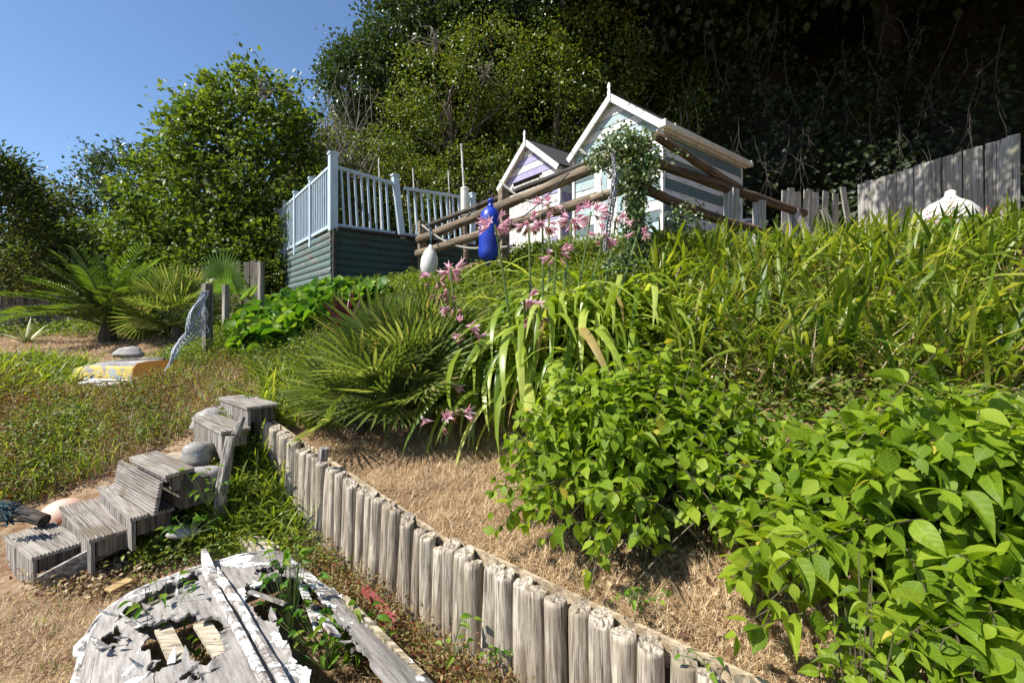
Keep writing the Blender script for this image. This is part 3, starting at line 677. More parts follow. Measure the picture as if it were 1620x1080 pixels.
# ================================================================== DECK
ZD, ZR = 3.21, 4.25
C0 = V3(-2.95,7.5,0); LEFT = unit(V3(-.80,1,0))
t = thing('raised_deck', 'raised deck with pale blue balustrade on dark green log walls', 'deck', (-2.95,7.5,2.3))
def post(p, h0, h1, s=.045, lean=0, nm='deck_post', cap=True, m=None):
    m = m or M['bluerail']; a = V3(p[0], p[1], h0); b = V3(p[0], p[1], h1)+RIGHT*lean
    MB().beam(a, b, s*2, s*2, up=RIGHT).build(nm, m, t)
    if cap: MB().frame_box(b+UPV*.012, RIGHT*(s+.014), FRONT*(s+.014), UPV*.016).build('post_cap', m, t)
LR, LL = 2.75, 4.15
# floor boards
for k in range(15):
    d = .04+k*.14; a = C0+RIGHT*d; MB().frame_box(a+LEFT*LL/2+UPV*(ZD-.018)+RIGHT*.06, LEFT*LL/2, unit(np.cross(LEFT, UPV))*.064, UPV*.014).build('deck_board', M['greyx'], t)
post(C0, ZD-.05, 4.42, .062)
mid = C0+RIGHT*1.22; post(mid, ZD-.04, ZR+.03, .05, lean=-.14)
post(C0+RIGHT*LR, ZD, ZR, .045)
def run(a, b, n_, m=M['bluerail'], lean=0, lowz=ZD+.05, zr0=ZR, zr1=ZR):
    MB().beam(a+UPV*zr0, b+UPV*zr1, .07, .045).build('top_rail', m, t)
    MB().beam(a+UPV*lowz, b+UPV*lowz, .045, .05).build('bottom_rail', m, t)
    for i in range(n_):
        s_ = (i+1)/(n_+1); p = a*(1-s_)+b*s_; zt = zr0*(1-s_)+zr1*s_
        MB().beam(p+UPV*(lowz+.026), p+UPV*(zt-.024)+(b-a)/np.linalg.norm(b-a)*lean, .042, .026, up=unit(b-a)).build('baluster', m, t)
run(C0+RIGHT*.07, C0+RIGHT*1.08, 8, lean=-.05, zr0=4.22, zr1=4.14)
run(C0+RIGHT*1.26, C0+RIGHT*LR, 10, lean=-.07, zr0=4.10, zr1=4.16)
for i, s_ in enumerate((1.25, 2.4, 3.3, LL)):
    post(C0+LEFT*s_, ZD-.15, ZR+.08, .045)
ss = [.06, 1.20, 2.35, 3.25, LL]
for i in range(4): run(C0+LEFT*(ss[i]+.05), C0+LEFT*(ss[i+1]-.0), 9 if i < 2 else 7, zr0=4.24, zr1=4.22)
# half-round log cladding below the deck
def log(a, b, r, m, nm='log_board'):
    a = np.array(a); b = np.array(b); d = unit(b-a); out = unit(np.cross(d, UPV)); 
    if np.dot(out, V3(0,-1,0)) < 0: out = -out
    mb = MB(); n_ = 7; L_ = np.linalg.norm(b-a)
    # local frame: x along the log
    vs = []
    for x in (-L_/2, L_/2):
        for k in range(n_+1):
            th = PI*k/n_; vs.append((x, -.45*r*math.sin(th)*1.3, r*math.cos(th)))
    N1 = n_+1; fs = [(k, k+1, N1+k+1, N1+k) for k in range(n_)]+[(n_, 0, N1, N1+n_)]+[list(range(N1))[::-1], list(range(N1, 2*N1))]
    me = mesh(nm, np.array(vs), fs); yv = -out; c = (a+b)/2; zv = np.cross(d, yv)
    if zv[2] < 0: d = -d; zv = np.cross(d, yv)
    Mx = Matrix(((d[0],yv[0],zv[0],c[0]),(d[1],yv[1],zv[1],c[1]),(d[2],yv[2],zv[2],c[2]),(0,0,0,1)))
    return put(nm, me, m, t, mat4=Mx)
for k in range(9):
    z = ZD-.09-k*.118; dz = (.02 if k == 0 else 0)
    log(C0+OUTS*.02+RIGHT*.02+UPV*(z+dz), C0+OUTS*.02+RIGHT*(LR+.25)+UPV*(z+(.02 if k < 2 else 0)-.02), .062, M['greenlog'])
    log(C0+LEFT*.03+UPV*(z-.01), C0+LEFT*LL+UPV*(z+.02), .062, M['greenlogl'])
MB().beam(C0+OUTS*.075+UPV*(ZD-.02), C0+OUTS*.075+UPV*2.2, .05, .05, up=RIGHT).build('corner_strip', M['raild'], t)
MB().beam(C0+OUTS*.085+RIGHT*1.35+UPV*(ZD-.34), C0+OUTS*.085+RIGHT*1.5+UPV*2.2, .06, .04, up=RIGHT).build('wall_batten', M['raild'], t)
MB().frame_box(C0+OUTS*.06+RIGHT*(LR/2+.05)+UPV*(ZD-.002), RIGHT*LR/2, OUTS*.05, UPV*.018).build('edge_beam', M['raild'], t)
# thin poles and the pipe standing at the deck rail
for (px, y0, y1, Yd, r, lb) in ((600,252,400,8.1,.011,'thin pale pole nearest the deck corner post'),(654,266,370,8.45,.010,'thin pale pole just right of the leaning deck post'),(710,270,372,8.9,.010,'thin short pole close to the right end of the deck rail')):
    o = MB().tube([W(px-1, y0, Yd), W(px+4, y1, Yd)], r, 6).build('thin_pole', M['whitez']); tag(o, lb, 'pole', group='thin poles by the deck rail')
t2 = thing('flagpole', 'white pole standing in a wide grey pipe at the right end of the deck', 'pole', W(738,400,8.6))
MB().tube([W(730,228,8.6), W(734,300,8.6)], .018, 8).build('upper_pole', M['whitez'], t2)
MB().lathe([(.075,0),(.075,.5),(.08,.5),(.08,.53),(.04,.55)], W(735,342,8.6), n=12).build('pipe', M['gutter'], t2)
MB().tube([W(735,342,8.6), W(737,410,8.6)], .045, 8).build('lower_post', M['rail'], t2)

# ================================================================== RUSTIC RAIL FENCE
K = V3(1.55,5.6,0); LE = V3(-1.68,8.05,0)
t = thing('rail_fence', 'rustic round rail fence running past the huts with a corner post under ivy', 'rail fence', (1.55,5.6,2.6))
def rail(a, b, r, m, nm='rail', wob_=.12, sag=0, half=False):
    a = np.array(a); b = np.array(b); d = b-a; L_ = np.linalg.norm(d); n_ = 12
    mb = MB(); pts = [(x*L_-L_/2, random.uniform(-1,1)*r*.12, -sag*math.sin(PI*x)+random.uniform(-1,1)*r*.1) for x in np.linspace(0,1,n_)]
    mb.tube(pts, [r*random.uniform(.9,1.06) for _ in range(n_)], 10, wob=wob_*.5)
    me = mesh(nm, np.array(mb.v), mb.f, smooth=True)
    if half: pass
    q = Vector(d).to_track_quat('X', 'Z').to_matrix().to_4x4(); q.translation = Vector((a+b)/2)
    return put(nm, me, m, t, mat4=q)
rail(W(662,380,8.05), W(945,264,5.9), .078, M['rail']); rail(W(668,361,8.15), W(1025,220,5.75), .042, M['raild'])
rail(W(660,402,8.0), W(945,312,5.85), .070, M['rail'])
rail(W(940,262,5.9), W(1030,226,5.6), .074, M['rail']); rail(W(935,316,5.85), W(1030,286,5.6), .062, M['rail'])
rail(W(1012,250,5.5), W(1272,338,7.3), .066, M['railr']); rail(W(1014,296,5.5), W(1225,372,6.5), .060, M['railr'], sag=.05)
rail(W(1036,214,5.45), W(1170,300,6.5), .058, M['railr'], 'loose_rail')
def sqpost(px, yt, yb, Yd, s, m, yaw=.3, lean=0):
    a = W(px, yb, Yd); b = W(px+lean, yt, Yd); e = V3(math.cos(yaw), math.sin(yaw), 0)
    MB().beam(a, b, s, s, up=e).build('fence_post', m, t)
for q in ((668,350,450,8.12,.13,M['rail'],.5),(797,300,430,6.95,.13,M['rail'],.5),(1157,300,420,6.35,.15,M['planky'],.6),(1201,318,400,6.7,.13,M['planky'],.6),(1258,332,400,7.2,.14,M['planky'],.6),(1006,262,470,5.62,.15,M['rail'],.5)):
    sqpost(*q)
# ropes, chain, buoys hung on the fence
def hang(a, b, sag, n_=14):
    return [a*(1-s_)+b*s_-UPV*sag*4*s_*(1-s_) for s_ in np.linspace(0, 1, n_)]
o = MB().tube(hang(W(668,356,7.9), W(752,393,7.1), .10)+hang(W(760,392,7.05), W(815,388,6.7), .02), .017, 6).build('rope', M['rope'], smooth=True); tag(o, 'grey rope looped from the left fence post towards the blue buoy', 'rope')
o = MB().tube(hang(W(791,286,6.9), W(872,320,6.3), .12), .016, 6).build('rope', M['rope'], smooth=True); tag(o, 'grey rope drooping from the rail in front of the lilac hut', 'rope')
o = MB().tube(hang(W(918,236,5.9), W(968,276,5.6), .02), .018, 6).build('rope', M['rope'], smooth=True); tag(o, 'short grey rope slung from the upper rail to the chain', 'rope')
o = MB().tube(hang(W(780,296,6.85), W(690,386,7.75), .06), .009, 5).build('cord', M['wire']); tag(o, 'thin dark cord crossing the rails left of the blue buoy', 'cord')
o = MB().tube(hang(W(900,274,5.95), W(825,345,6.4), .03), .009, 5).build('cord', M['wire']); tag(o, 'thin dark cord slanting down in front of the lilac hut door', 'cord')
# chain
t = thing('hanging_chain', 'galvanised chain hanging from the rail beside the ivy covered post', 'chain', W(960,400,5.5))
pts = [W(970+(-12)*s_**1.2+3*math.sin(s_*6), 250+140*s_, 5.15) for s_ in np.linspace(0,1,26)]
tor = MB(); 
for k in range(16):
    a = 2*PI*k/16; ex = .021*math.cos(a); ez = .017*math.sin(a)+(.024 if math.sin(a) > 0 else -.024)
    for j in range(5):
        b_ = 2*PI*j/5; rr = .007; tor.v.append(V3(ex+rr*math.cos(b_)*math.cos(a), rr*math.sin(b_), ez+rr*math.cos(b_)*math.sin(a)))
for k in range(16):
    for j in range(5): tor.f.append([k*5+j, k*5+(j+1)%5, ((k+1)%16)*5+(j+1)%5, ((k+1)%16)*5+j])
lme = mesh('link', np.array(tor.v), tor.f, smooth=True)
for strand in (0, 1):
    for i, p in enumerate(pts[strand*4:]):
        Mx = Matrix.Translation(Vector(p)+Vector((.035*strand-.0+.01*random.uniform(-1,1), .02*strand, -.02*strand))) @ Matrix.Rotation((i % 2)*PI/2+.4+random.uniform(-.3,.3), 4, 'Z') @ Matrix.Rotation(random.uniform(-.2,.2), 4, 'X')
        put('link', lme, M['chain'], t, mat4=Mx)
# blue buoy
b0 = W(772,414,6.5); ax = unit(W(776,330,6.5)-b0); Lb = .79
t = thing('blue_buoy', 'long blue fender buoy hanging from the rail fence', 'buoy', b0)
prof = [(0,-.0),(.06,.005),(.105,.03),(.135,.08),(.145,.14),(.147,.4),(.145,.62),(.13,.69),(.10,.74),(.055,.775),(.045,.78)]
MB().lathe(prof, b0, ax, 28).build('body', M['blue'], t, smooth=True)
MB().lathe([(.045,.775),(.045,.80),(.03,.82),(.03,.85),(.048,.86),(.048,.885),(.02,.90)], b0, ax, 16).build('eyelet', M['blue'], t, smooth=True)
MB().lathe([(.03,0),(.035,-.03),(.02,-.05)], b0, ax, 12).build('end_boss', M['blue'], t, smooth=True)
MB().tube([b0+ax*.87, b0+ax*.98+V3(.02,.0,0), W(781,312,6.75)], .012, 6).build('lashing', M['wire'], t)
# white float
b0 = W(677,440,7.4)
t = thing('white_float', 'flattened white plastic float tied by blue rope to the left fence post', 'float', b0)
axw = unit(W(681,395,7.4)-b0)
MB().lathe([(.03,-.02),(.11,.06),(.14,.18),(.135,.32),(.09,.44),(.035,.50),(.03,.54)], b0, axw, 18).build('body', M['buoyw'], t, smooth=True)
MB().tube([b0+axw*.52, b0+axw*.62, W(680,362,7.7), W(676,352,7.9)], .014, 6).build('lashing', M['bluerope'], t)
# barrel behind the fence
t = thing('barrel', 'blue grey barrel in the shade behind the right fence posts', 'barrel', W(1183,412,7.7))
MB().lathe([(.23,0),(.25,.04),(.25,.22),(.265,.24),(.25,.26),(.25,.48),(.265,.5),(.25,.52),(.25,.68),(.262,.70),(.262,.73),(.24,.735)], W(1183,420,7.7), n=24).build('drum', M['barrel'], t, smooth=False)
MB().lathe([(.225,.0),(.225,.012),(.02,.02)], W(1183,420,7.7)+UPV*.736, n=24).build('lid', M['barrel'], t)

# ================================================================== PLANK FENCES
def plank_mesh(w_, h_, th, topcut=0, split=0):
    vs = []
    for z in (0, .5, 1):
        for (x, y) in ((-w_/2,-th/2),(w_/2,-th/2),(w_/2,th/2),(-w_/2,th/2)):
            zz = z*h_+(topcut*(x/w_) if z == 1 else 0); vs.append((x, y+(.006*math.sin(z*5+x*9)), zz))
    fs = [(0,3,2,1),(8,9,10,11)]
    for i in (0, 4):
        for k in range(4): fs.append((i+k, i+(k+1) % 4, i+4+(k+1) % 4, i+4+k))
    return mesh('plank', np.array(vs), fs)
def fence_line(t, pts, w_, gap, hfun, zoff=-.15, m=None, th=.018, lean=.01, skip=()):
    """planks along a polyline in xy; hfun(s)-> top z"""
    i = 0
    for (a, b) in zip(pts[:-1], pts[1:]):
        a = np.array(a, float); b = np.array(b, float); L_ = np.linalg.norm(b-a); n_ = int(L_/(w_+gap)); d = (b-a)/L_
        for k in range(n_):
            i += 1
            if i in skip: continue
            p = a+d*(k+.5)*(w_+gap); zg = Hs(p[0], p[1])+zoff; zt = hfun(i)+random.uniform(-.012,.012)
            me = plank_mesh(w_*random.uniform(.95,1.02), zt-zg, th, random.uniform(-.02,.02))
            Mx = Matrix.Translation((p[0], p[1], zg)) @ Matrix.Rotation(math.atan2(d[1], d[0]), 4, 'Z') @ Matrix.Rotation(random.uniform(-lean,lean), 4, 'Y') @ Matrix.Translation((0,random.uniform(-.004,.004),0))
            put('plank', me, m or M['planky'], t, mat4=Mx)
t = thing('plank_fence', 'tall pale grey plank fence climbing along the right side below the dark hillside', 'fence', (6.9,8.6,3))
fence_line(t, [(6.35,8.35),(7.02,6.24),(7.9,4.0)], .128, .000, lambda i: 4.18+.004*i)
for z in (3.0, 3.8):
    MB().beam(V3(6.45,8.38,z), V3(7.1,6.33,z), .04, .08).build('fence_rail', M['planky'], t); MB().beam(V3(7.1,6.3,z), V3(8.0,4.0,z), .04, .08).build('fence_rail', M['planky'], t)
t = thing('plank_fence', 'low broken plank fence with leaning boards between the huts and the tall fence', 'fence', (5.4,9.0,3))
fence_line(t, [(4.75,8.0),(6.2,8.55)], .15, .01, lambda i: 3.95+.03*(i % 3)+.012*i, lean=.05, m=M['planky'], skip=(8,))
for (px0, py0, px1, py1, Yd) in ((1262,345,1302,400,7.1),(1302,330,1330,400,7.5),(1333,296,1345,370,7.9)):
    MB().beam(W(px0,py0,Yd), W(px1,py1,Yd), .15, .025, up=V3(.5,-1,0)).build('leaning_board', M['planky'], t)
t = thing('plank_fence', 'old plank fence in shade under the leafy tree left of the deck', 'fence', (-6,9.5,1.6))
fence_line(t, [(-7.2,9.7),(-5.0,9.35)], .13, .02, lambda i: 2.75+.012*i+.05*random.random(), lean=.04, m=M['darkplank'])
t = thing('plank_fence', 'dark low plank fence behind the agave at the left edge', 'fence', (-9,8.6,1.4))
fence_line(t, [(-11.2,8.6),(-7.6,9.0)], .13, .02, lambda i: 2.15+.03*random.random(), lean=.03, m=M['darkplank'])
# white fender and red creeper on the fence
b0 = W(1500,358,6.1)
t = thing('white_buoy', 'large dirty white mooring buoy lying against the tall plank fence', 'buoy', b0)
ax = unit(V3(.02,-.05,1)); MB().lathe([(.05,-.22),(.2,-.18),(.30,-.06),(.325,.08),(.30,.2),(.21,.30),(.10,.36),(.06,.40),(.055,.46),(.02,.48)], b0, ax, 26).build('body', M['buoyw'], t, smooth=True)
MB().lathe([(.326,.06),(.334,.07),(.334,.09),(.326,.10)], b0, ax, 26).build('seam', M['buoyw'], t, smooth=True)
P = np.concatenate([W(1474,360,5.9)+rng.normal(size=(90,3))*np.array([.03,.03,.10]), W(1503,345,5.85)+rng.normal(size=(90,3))*np.array([.02,.02,.12]), W(1575,330,5.8)+rng.normal(size=(30,3))*np.array([.10,.06,.05])])
o = stuffpart('red_creeper', leafcloud(P, rdir(len(P)), rdir(len(P)), .04, .015), M['red'], base=P[0]); tag(o, 'red tinged creeper trailing over the white mooring buoy', 'creeper')

# ================================================================== PALISADE
def post_mesh(r, h, seed, rough_top=.004):
    rs = random.Random(seed); n_ = 14; vs = []; lob = rs.random()*6
    zs = [0, h*.25, h*.5, h*.75, h*.9, h-.02, h]
    for i, z in enumerate(zs):
        rr = r*(1+.05*math.sin(z*9+lob)) * (.95 if i == len(zs)-1 else 1)
        bend = .006*math.sin(z*4+lob)
        for k in range(n_):
            a = 2*PI*k/n_; q = rr*(1+.025*math.sin(3*a+lob)+.02*math.sin(5*a+lob*2+z*2))
            zt = (rs.uniform(-rough_top, rough_top)+.010*math.sin(a+lob)) if i == len(zs)-1 else 0
            vs.append((q*math.cos(a)+bend, q*math.sin(a), z+zt))
    fs = [[i*n_+k, i*n_+(k+1)%n_, (i+1)*n_+(k+1)%n_, (i+1)*n_+k] for i in range(len(zs)-1) for k in range(n_)]
    c = len(vs); vs.append((0,0,h+.004)); b = (len(zs)-1)*n_
    # inner ring for a worn end grain
    for k in range(n_):
        x, y, z = vs[b+k]; vs.append((x*.55, y*.55, h+rs.uniform(-.008,.006)))
    for k in range(n_):
        k2 = (k+1) % n_; fs.append([b+k, b+k2, c+1+k2, c+1+k]); fs.append([c+1+k, c+1+k2, c])
    me = mesh('post', np.array(vs), fs); ns_ = (len(zs)-1)*n_
    me.polygons.foreach_set('use_smooth', np.array([i < ns_ for i in range(len(fs))])); return me
t = thing('palisade_fence', 'palisade of upright round grey logs holding back the dry terrace', 'palisade', (-.354,2.32,0))
def zt_at(x, y, sec):
    if sec == 0: return .50
    L_ = math.hypot(-2.17+.354, 3.86-2.32); s_ = math.hypot(x+.354, y-2.32)/L_; return .475+.36*s_
sec_pts = [((2.2,.0),(1.5,.69)),((1.5,.69),(.6,1.48)),((.6,1.48),(-.354,2.32)),((-.354,2.32),(-2.17,3.86))]
k_ = 0
for si, (a, b) in enumerate(sec_pts):
    a = np.array(a); b = np.array(b); d = b-a; L_ = np.linalg.norm(d); d /= L_; pit = .093 if si < 3 else .080
    n_ = int(L_/pit)
    for k in range(n_):
        p = a+d*(k+.5)*L_/n_; k_ += 1; zt = zt_at(p[0], p[1], 0 if si < 3 else 1)+random.uniform(-.007,.007)-(.02 if random.random() < .06 else 0)
        zb = Hs(p[0]-.14, p[1]-.14)-.12; r = (pit/2)*random.choice((.92,.97,1.0,1.03,1.06))
        if si == 3 and k == n_-9: r *= 1.25
        if si == 3 and k == 0: zt -= .03; r *= 1.05
        me = post_mesh(r, zt-zb, k_)
        nrm = np.array([d[1], -d[0]]); off = random.uniform(-.006,.006)
        Mx = Matrix.Translation((p[0]+nrm[0]*off, p[1]+nrm[1]*off, zb)) @ Matrix.Rotation(random.uniform(-.035,.035)+(.03 if si==3 else 0), 4, 'Y') @ Matrix.Rotation(random.random()*6, 4, 'Z')
        put('post', me, M['post'], t, mat4=Mx)
for (a, b) in sec_pts:                                       # board along the back of the log heads
    a = np.array(a); b = np.array(b); d = unit(b-a); nr = np.array([d[1], -d[0]])*.068
    if nr[0] < 0: nr = -nr
    s0 = 0 if b[0] > -1 else 1
    pa = V3(a[0]+nr[0], a[1]+nr[1], zt_at(*a, s0)-.035); pb = V3(b[0]+nr[0], b[1]+nr[1], zt_at(*b, s0)-.03)
    MB().beam(pa-UPV*.02, pb-UPV*.02, .014, .10).build('backing_board', M['straw_board'], t)
# two broken stub posts behind it
o = MB().tube([W(510,728,3.02), W(513,708,3.02)], .035, 8).build('stub_post', M['greyz']); tag(o, 'short broken post stump poking up behind the palisade', 'post stump')

# ================================================================== STEPS
def groove_board(L_, d_, th, ng=7):
    prof = [(-d_/2, 0), (-d_/2, th)]; 
    for k in range(ng):
        x0 = -d_/2+d_*(k+.12)/ng; x1 = -d_/2+d_*(k+.5)/ng; x2 = -d_/2+d_*(k+.62)/ng; x3 = -d_/2+d_*(k+1.)/ng
        prof += [(x0, th), (x1, th), (x2, th-.011), (x3-.001, th-.011)]
    prof += [(d_/2, th), (d_/2, 0)]; n_ = len(prof)
    vs = [(x, y, z) for x in (-L_/2, L_/2) for (y, z) in prof]
    fs = [(i, (i+1) % n_, n_+(i+1) % n_, n_+i) for i in range(n_)]+[tuple(range(n_))[::-1], tuple(range(n_, 2*n_))]
    return mesh('tread_board', np.array(vs), fs)
def step(label, e0, e1, depth, hgt, tilt=0, nb=3, nsl=6, roll=0):
    """e0-e1: the front top edge; depth runs uphill, away from the camera"""
    e0 = np.array(e0); e1 = np.array(e1); x = unit(e1-e0); L_ = np.linalg.norm(e1-e0)
    y = unit(np.cross(UPV, x)); 
    if y[1] < 0: y = -y
    y = unit(y*math.cos(tilt)+UPV*math.sin(tilt)); z = unit(np.cross(x, y)); z = z if z[2] > 0 else -z
    c = (e0+e1)/2; t = thing('step', label, 'garden step', c-z*hgt, group='timber garden steps climbing the bank')
    def fr(q): return Matrix(((x[0],y[0],z[0],q[0]),(x[1],y[1],z[1],q[1]),(x[2],y[2],z[2],q[2]),(0,0,0,1)))
    if np.dot(np.cross(x, y), z) < 0:
        x = -x
    bw = depth/nb; me = groove_board(L_+.03, bw-.005, .026)
    for k in range(nb): put('tread_board', me, M['deckx'], t, mat4=fr(c+y*(bw*(k+.5)-.012)))
    sw = L_/nsl
    for k in range(nsl):
        q = c+x*(-L_/2+sw*(k+.5))+y*.012-z*(hgt/2); h_ = hgt*random.uniform(.94,1.03)
        bx = MB().frame_box((0,0,0), V3(sw/2-.003,0,0), V3(0,.010,0), V3(0,0,h_/2)); bb = mesh('riser_slat', np.array(bx.v), bx.f)
        put('riser_slat', bb, M['greyz'], t, mat4=fr(q))
    for sgn in (-1, 1):                                        # end boards and inner bearers
        q = c+x*sgn*(L_/2-.03)+y*depth/2-z*.055; bx = MB().frame_box((0,0,0), V3(.02,0,0), V3(0,depth/2-.03,0), V3(0,0,.05)); put('bearer', mesh('bearer', np.array(bx.v), bx.f), M['darkplank'], t, mat4=fr(q))
    return t
step('lowest timber step, its grooved tread dappled with shadow at the left edge', WZ(9,852,.15), WZ(52,886,.15), .26, .20, nb=2)
step('second timber step from the bottom with a grooved tread beside the orange float', WZ(97,806,.25), WZ(143,858,.25), .25, .20, nb=2)
step('third timber step from the bottom with clean upright riser slats', WZ(157,775,.36), WZ(208,824,.36), .24, .20, nb=2)
step('fourth timber step, tipped forward so its grooved boards face the camera', WZ(208,728,.64), WZ(263,756,.62), .17, .03, nb=2, tilt=.05)
e0, e1 = WZ(208,728,.62), WZ(263,756,.60)
tf = [o for o in COL.objects if o.get('label','').startswith('fourth timber')][0]
for k in range(2):                                             # the tipped face of the fourth step
    x = unit(e1-e0); dn = unit(V3(-.10,-.12,-1)); 
    dn = unit(dn-x*np.dot(dn, x)); z = np.cross(x, dn); c = (e0+e1)/2+dn*(.052+.105*k)-V3(.02,.03,0)
    if z[1] > 0: z = -z; 
    yy = np.cross(z, x)
    Mx = Matrix(((x[0],yy[0],z[0],c[0]),(x[1],yy[1],z[1],c[1]),(x[2],yy[2],z[2],c[2]),(0,0,0,1)))
    put('tread_board', groove_board(.72, .10, .024, 5), M['deckx'], tf, mat4=Mx)
MB().frame_box((e0+e1)/2+V3(.11,.12,-.12), unit(e1-e0)*.34, unit(np.cross(UPV, unit(e1-e0)))*.10, UPV*.09).build('core_box', M['darkplank'], tf)
step('fifth timber step, half buried in soil below the end of the palisade', WZ(306,664,.80), WZ(351,687,.80), .20, .19, nb=2)
step('top timber step beside the far end of the palisade', WZ(348,632,.93), WZ(392,648,.93), .24, .16, nb=2)
o = MB().beam(WZ(272,810,.30), WZ(66,922,.03), .022, .10, up=V3(.25,.1,1)).build('stringer_board', M['greyx']); tag(o, 'long brown grey board lying along the right ends of the lower steps', 'board')
t = thing('split_post', 'dark split leaning post rising from the weeds right of the steps', 'post', WZ(344,852,.12))
MB().tube([WZ(343,856,.08), W(352,770,3.14), W(366,690,3.2)], [.05,.042,.034], 9, wob=.25).build('shaft', M['greyz'], t)
MB().tube([W(372,688,3.22), W(384,660,3.3)], [.03,.02], 7, wob=.2).build('splinter', M['greyz'], t)
# timber block
a, b = WZ(379+10,846,.19), WZ(430,871,.19)
o = MB().beam(a-UPV*.045, b-UPV*.045, .11, .10).build('timber_block', wood('pale_block', (.2,.17,.12), (.52,.47,.38), 'x', grain=35)); tag(o, 'short squared timber block lying on the ground behind the wrecked dinghy', 'timber block')
o = MB().beam(WZ(170,934,.02), WZ(206,916,.03), .07, .012).build('wood_scrap', wood('yellow_scrap', (.3,.2,.08), (.5,.38,.17), 'x')); tag(o, 'flat yellowish scrap of wood on the dry lawn', 'wood scrap')
o = MB().tube([WZ(2,800,.32), WZ(70,824,.22)], [.05,.045], 9, wob=.1).build('log', M['raild']); tag(o, 'dark log lying at the left edge behind the lowest step', 'log')
c = WZ(8,812,.36); pts = [c+V3(.13*math.sin(i*1.9)*random.uniform(.4,1), .05*math.cos(i*2.3), .07*math.sin(i*1.1)) for i in range(42)]
o = MB().tube(pts, .005, 5).build('rope_coil', M['bluerope']); tag(o, 'tangled dark blue rope heaped on the log at the left edge', 'rope')
# orange float
c = W(101,822,3.5)
t = thing('orange_float', 'faded orange ball float with a pale worn patch behind the lower steps', 'float', c)
MB().lathe([(.16*math.sin(PI*k/16), -.16*math.cos(PI*k/16)) for k in range(1, 16)], c, unit(V3(.8,-.2,.3)), 26).build('body', plain('faded_orange_plastic', (.62,.17,.07), .6, .2, 4, spots=((.62,.42,.33), 3, .5)), t, smooth=True)
MB().lathe([(.03,.15),(.03,.19),(.02,.2)], c, unit(V3(-.8,-.2,-.2)), 10).build('eye', M['buoyw'], t)

# ================================================================== WOODEN POSTS, NET, YELLOW BOAT
for (px, y0, y1, Yd, s, lb) in ((328,449,556,5.45,.085,'thick grey post with the fishing net hung from its top'),(357,450,512,6.0,.06,'shorter slim grey post just behind the netted one'),(413,415,510,6.05,.06,'tall slim grey post standing in front of the bergenia leaves')):
    o = MB().beam(W(px, y1, Yd), W(px, y0, Yd), s, s, up=V3(.5,.9,0)).build('wooden_post', M['greyz'])
    z = o['_w']; tag(o, lb, 'post', group='grey posts at the edge of the garden')
# net: a sheet of knotted diamonds gathered at the post top and pulled down to the left
t0 = W(322,460,5.38); mb = MB(); nu, nv = 9, 34
def netp(u, v):
    A = t0+V3(.02*u,0,0); e_left = W(246,618,4.95); e_right = W(330,560,5.3)
    w_ = u+.0; lo = e_left*(1-w_)+e_right*w_; 
    p = A*(1-v)+lo*v; p = p-UPV*(.16*math.sin(PI*v)*(w_)*.3)+V3(.02*math.sin(v*19+u*9), .02*math.cos(v*13+u*7), .0)
    return p
def inn(u, v): return (v <= .62+.38*(1-min(1, u*2.6)) )
for i in range(nu):
    for j in range(nv):
        v0 = j/nv; v1 = (j+1)/nv; o_ = .5*(j % 2)
        u0 = min(1, (i+o_)/nu)
        for du in (-.5, .5):
            u1 = (i+o_+du)/nu
            if 0 <= u1 <= 1 and inn(u0, v1): mb.tube([netp(u0**1.3, v0), netp(u1**1.3, v1)], .0042, 3, caps=False)
for k in range(5):
    mb.tube([netp(.02*k, v)+V3(.012*math.sin(v*30+k*2), .012*math.cos(v*24+k), 0) for v in np.linspace(0, 1, 24)], .009, 5)
for k in range(3): mb.tube([netp(.8+.1*k, v)+V3(.01*math.sin(v*30+k*2), 0, 0) for v in np.linspace(0, .6, 14)], .007, 5)
o = mb.build('fishing_net', M['net']); tag(o, 'grey fishing net draped from the thick post down to the ground', 'fishing net')
# upturned small yellow boat
zb = .98
p0 = W(222,604,5.15); p1 = p0+V3(.42,.16,0); fwd = unit(V3(-.97,.12,0)); wd = unit(p1-p0)
t = thing('yellow_boat', 'small upturned boat with flaking yellow and blue paint and an orange transom', 'boat', p0)
def ysec(s_):
    """section points from near gunwale over the bottom to the far gunwale"""
    nrw = 1-.35*s_**2.2; cen = (p0+p1)/2+fwd*.98*s_+V3(0,.05*s_,0)
    W2 = np.linalg.norm(p1-p0)/2*(1.35 if s_ > 0 else 1.35); hh = .215*(1-.35*s_**2.5)
    out = []
    for (q, z) in ((-1,0),(-1.02,.25),(-.98,.7),(-.86,.97),(-.5,1.08),(0,1.12),(.5,1.08),(.86,.97),(.98,.7),(1.02,.25),(1,0)):
        out.append(cen+wd*q*W2*nrw+UPV*(z*hh+.004))
    return out
yb, n1, l1, bs1 = nmat('flaked_yellow_boat_paint'); v = ocoord(n1, l1, off=False)
sp = n1.new('ShaderNodeSeparateXYZ'); l1.new(v, sp.inputs[0])
nz = noise(n1, l1, v, 5, 6, .7); nz2 = noise(n1, l1, v, 7, 5, .7); 
c1 = ramp(n1, l1, nz, [(.35,(.25,.24,.25)),(.46,(.32,.29,.28)),(.49,(.52,.40,.10)),(.58,(.62,.47,.12)),(.60,(.25,.37,.5)),(.7,(.3,.28,.27))])
c2 = ramp(n1, l1, nz2, [(.4,(.20,.185,.18)),(.6,(.34,.315,.31)),(.66,(.5,.42,.2))])
top_ = ramp(n1, l1, math_(n1, l1, 'ADD', sp.outputs[2], math_(n1, l1, 'MULTIPLY', nz, .03)), [(.19,(0,0,0)),(.20,(1,1,1))])
c = mixc(n1, l1, top_, c1, c2); l1.new(c, bs1.inputs['Base Color']); bs1.inputs['Roughness'].default_value = .7; bump(n1, l1, nz, .6, .008, bs1)
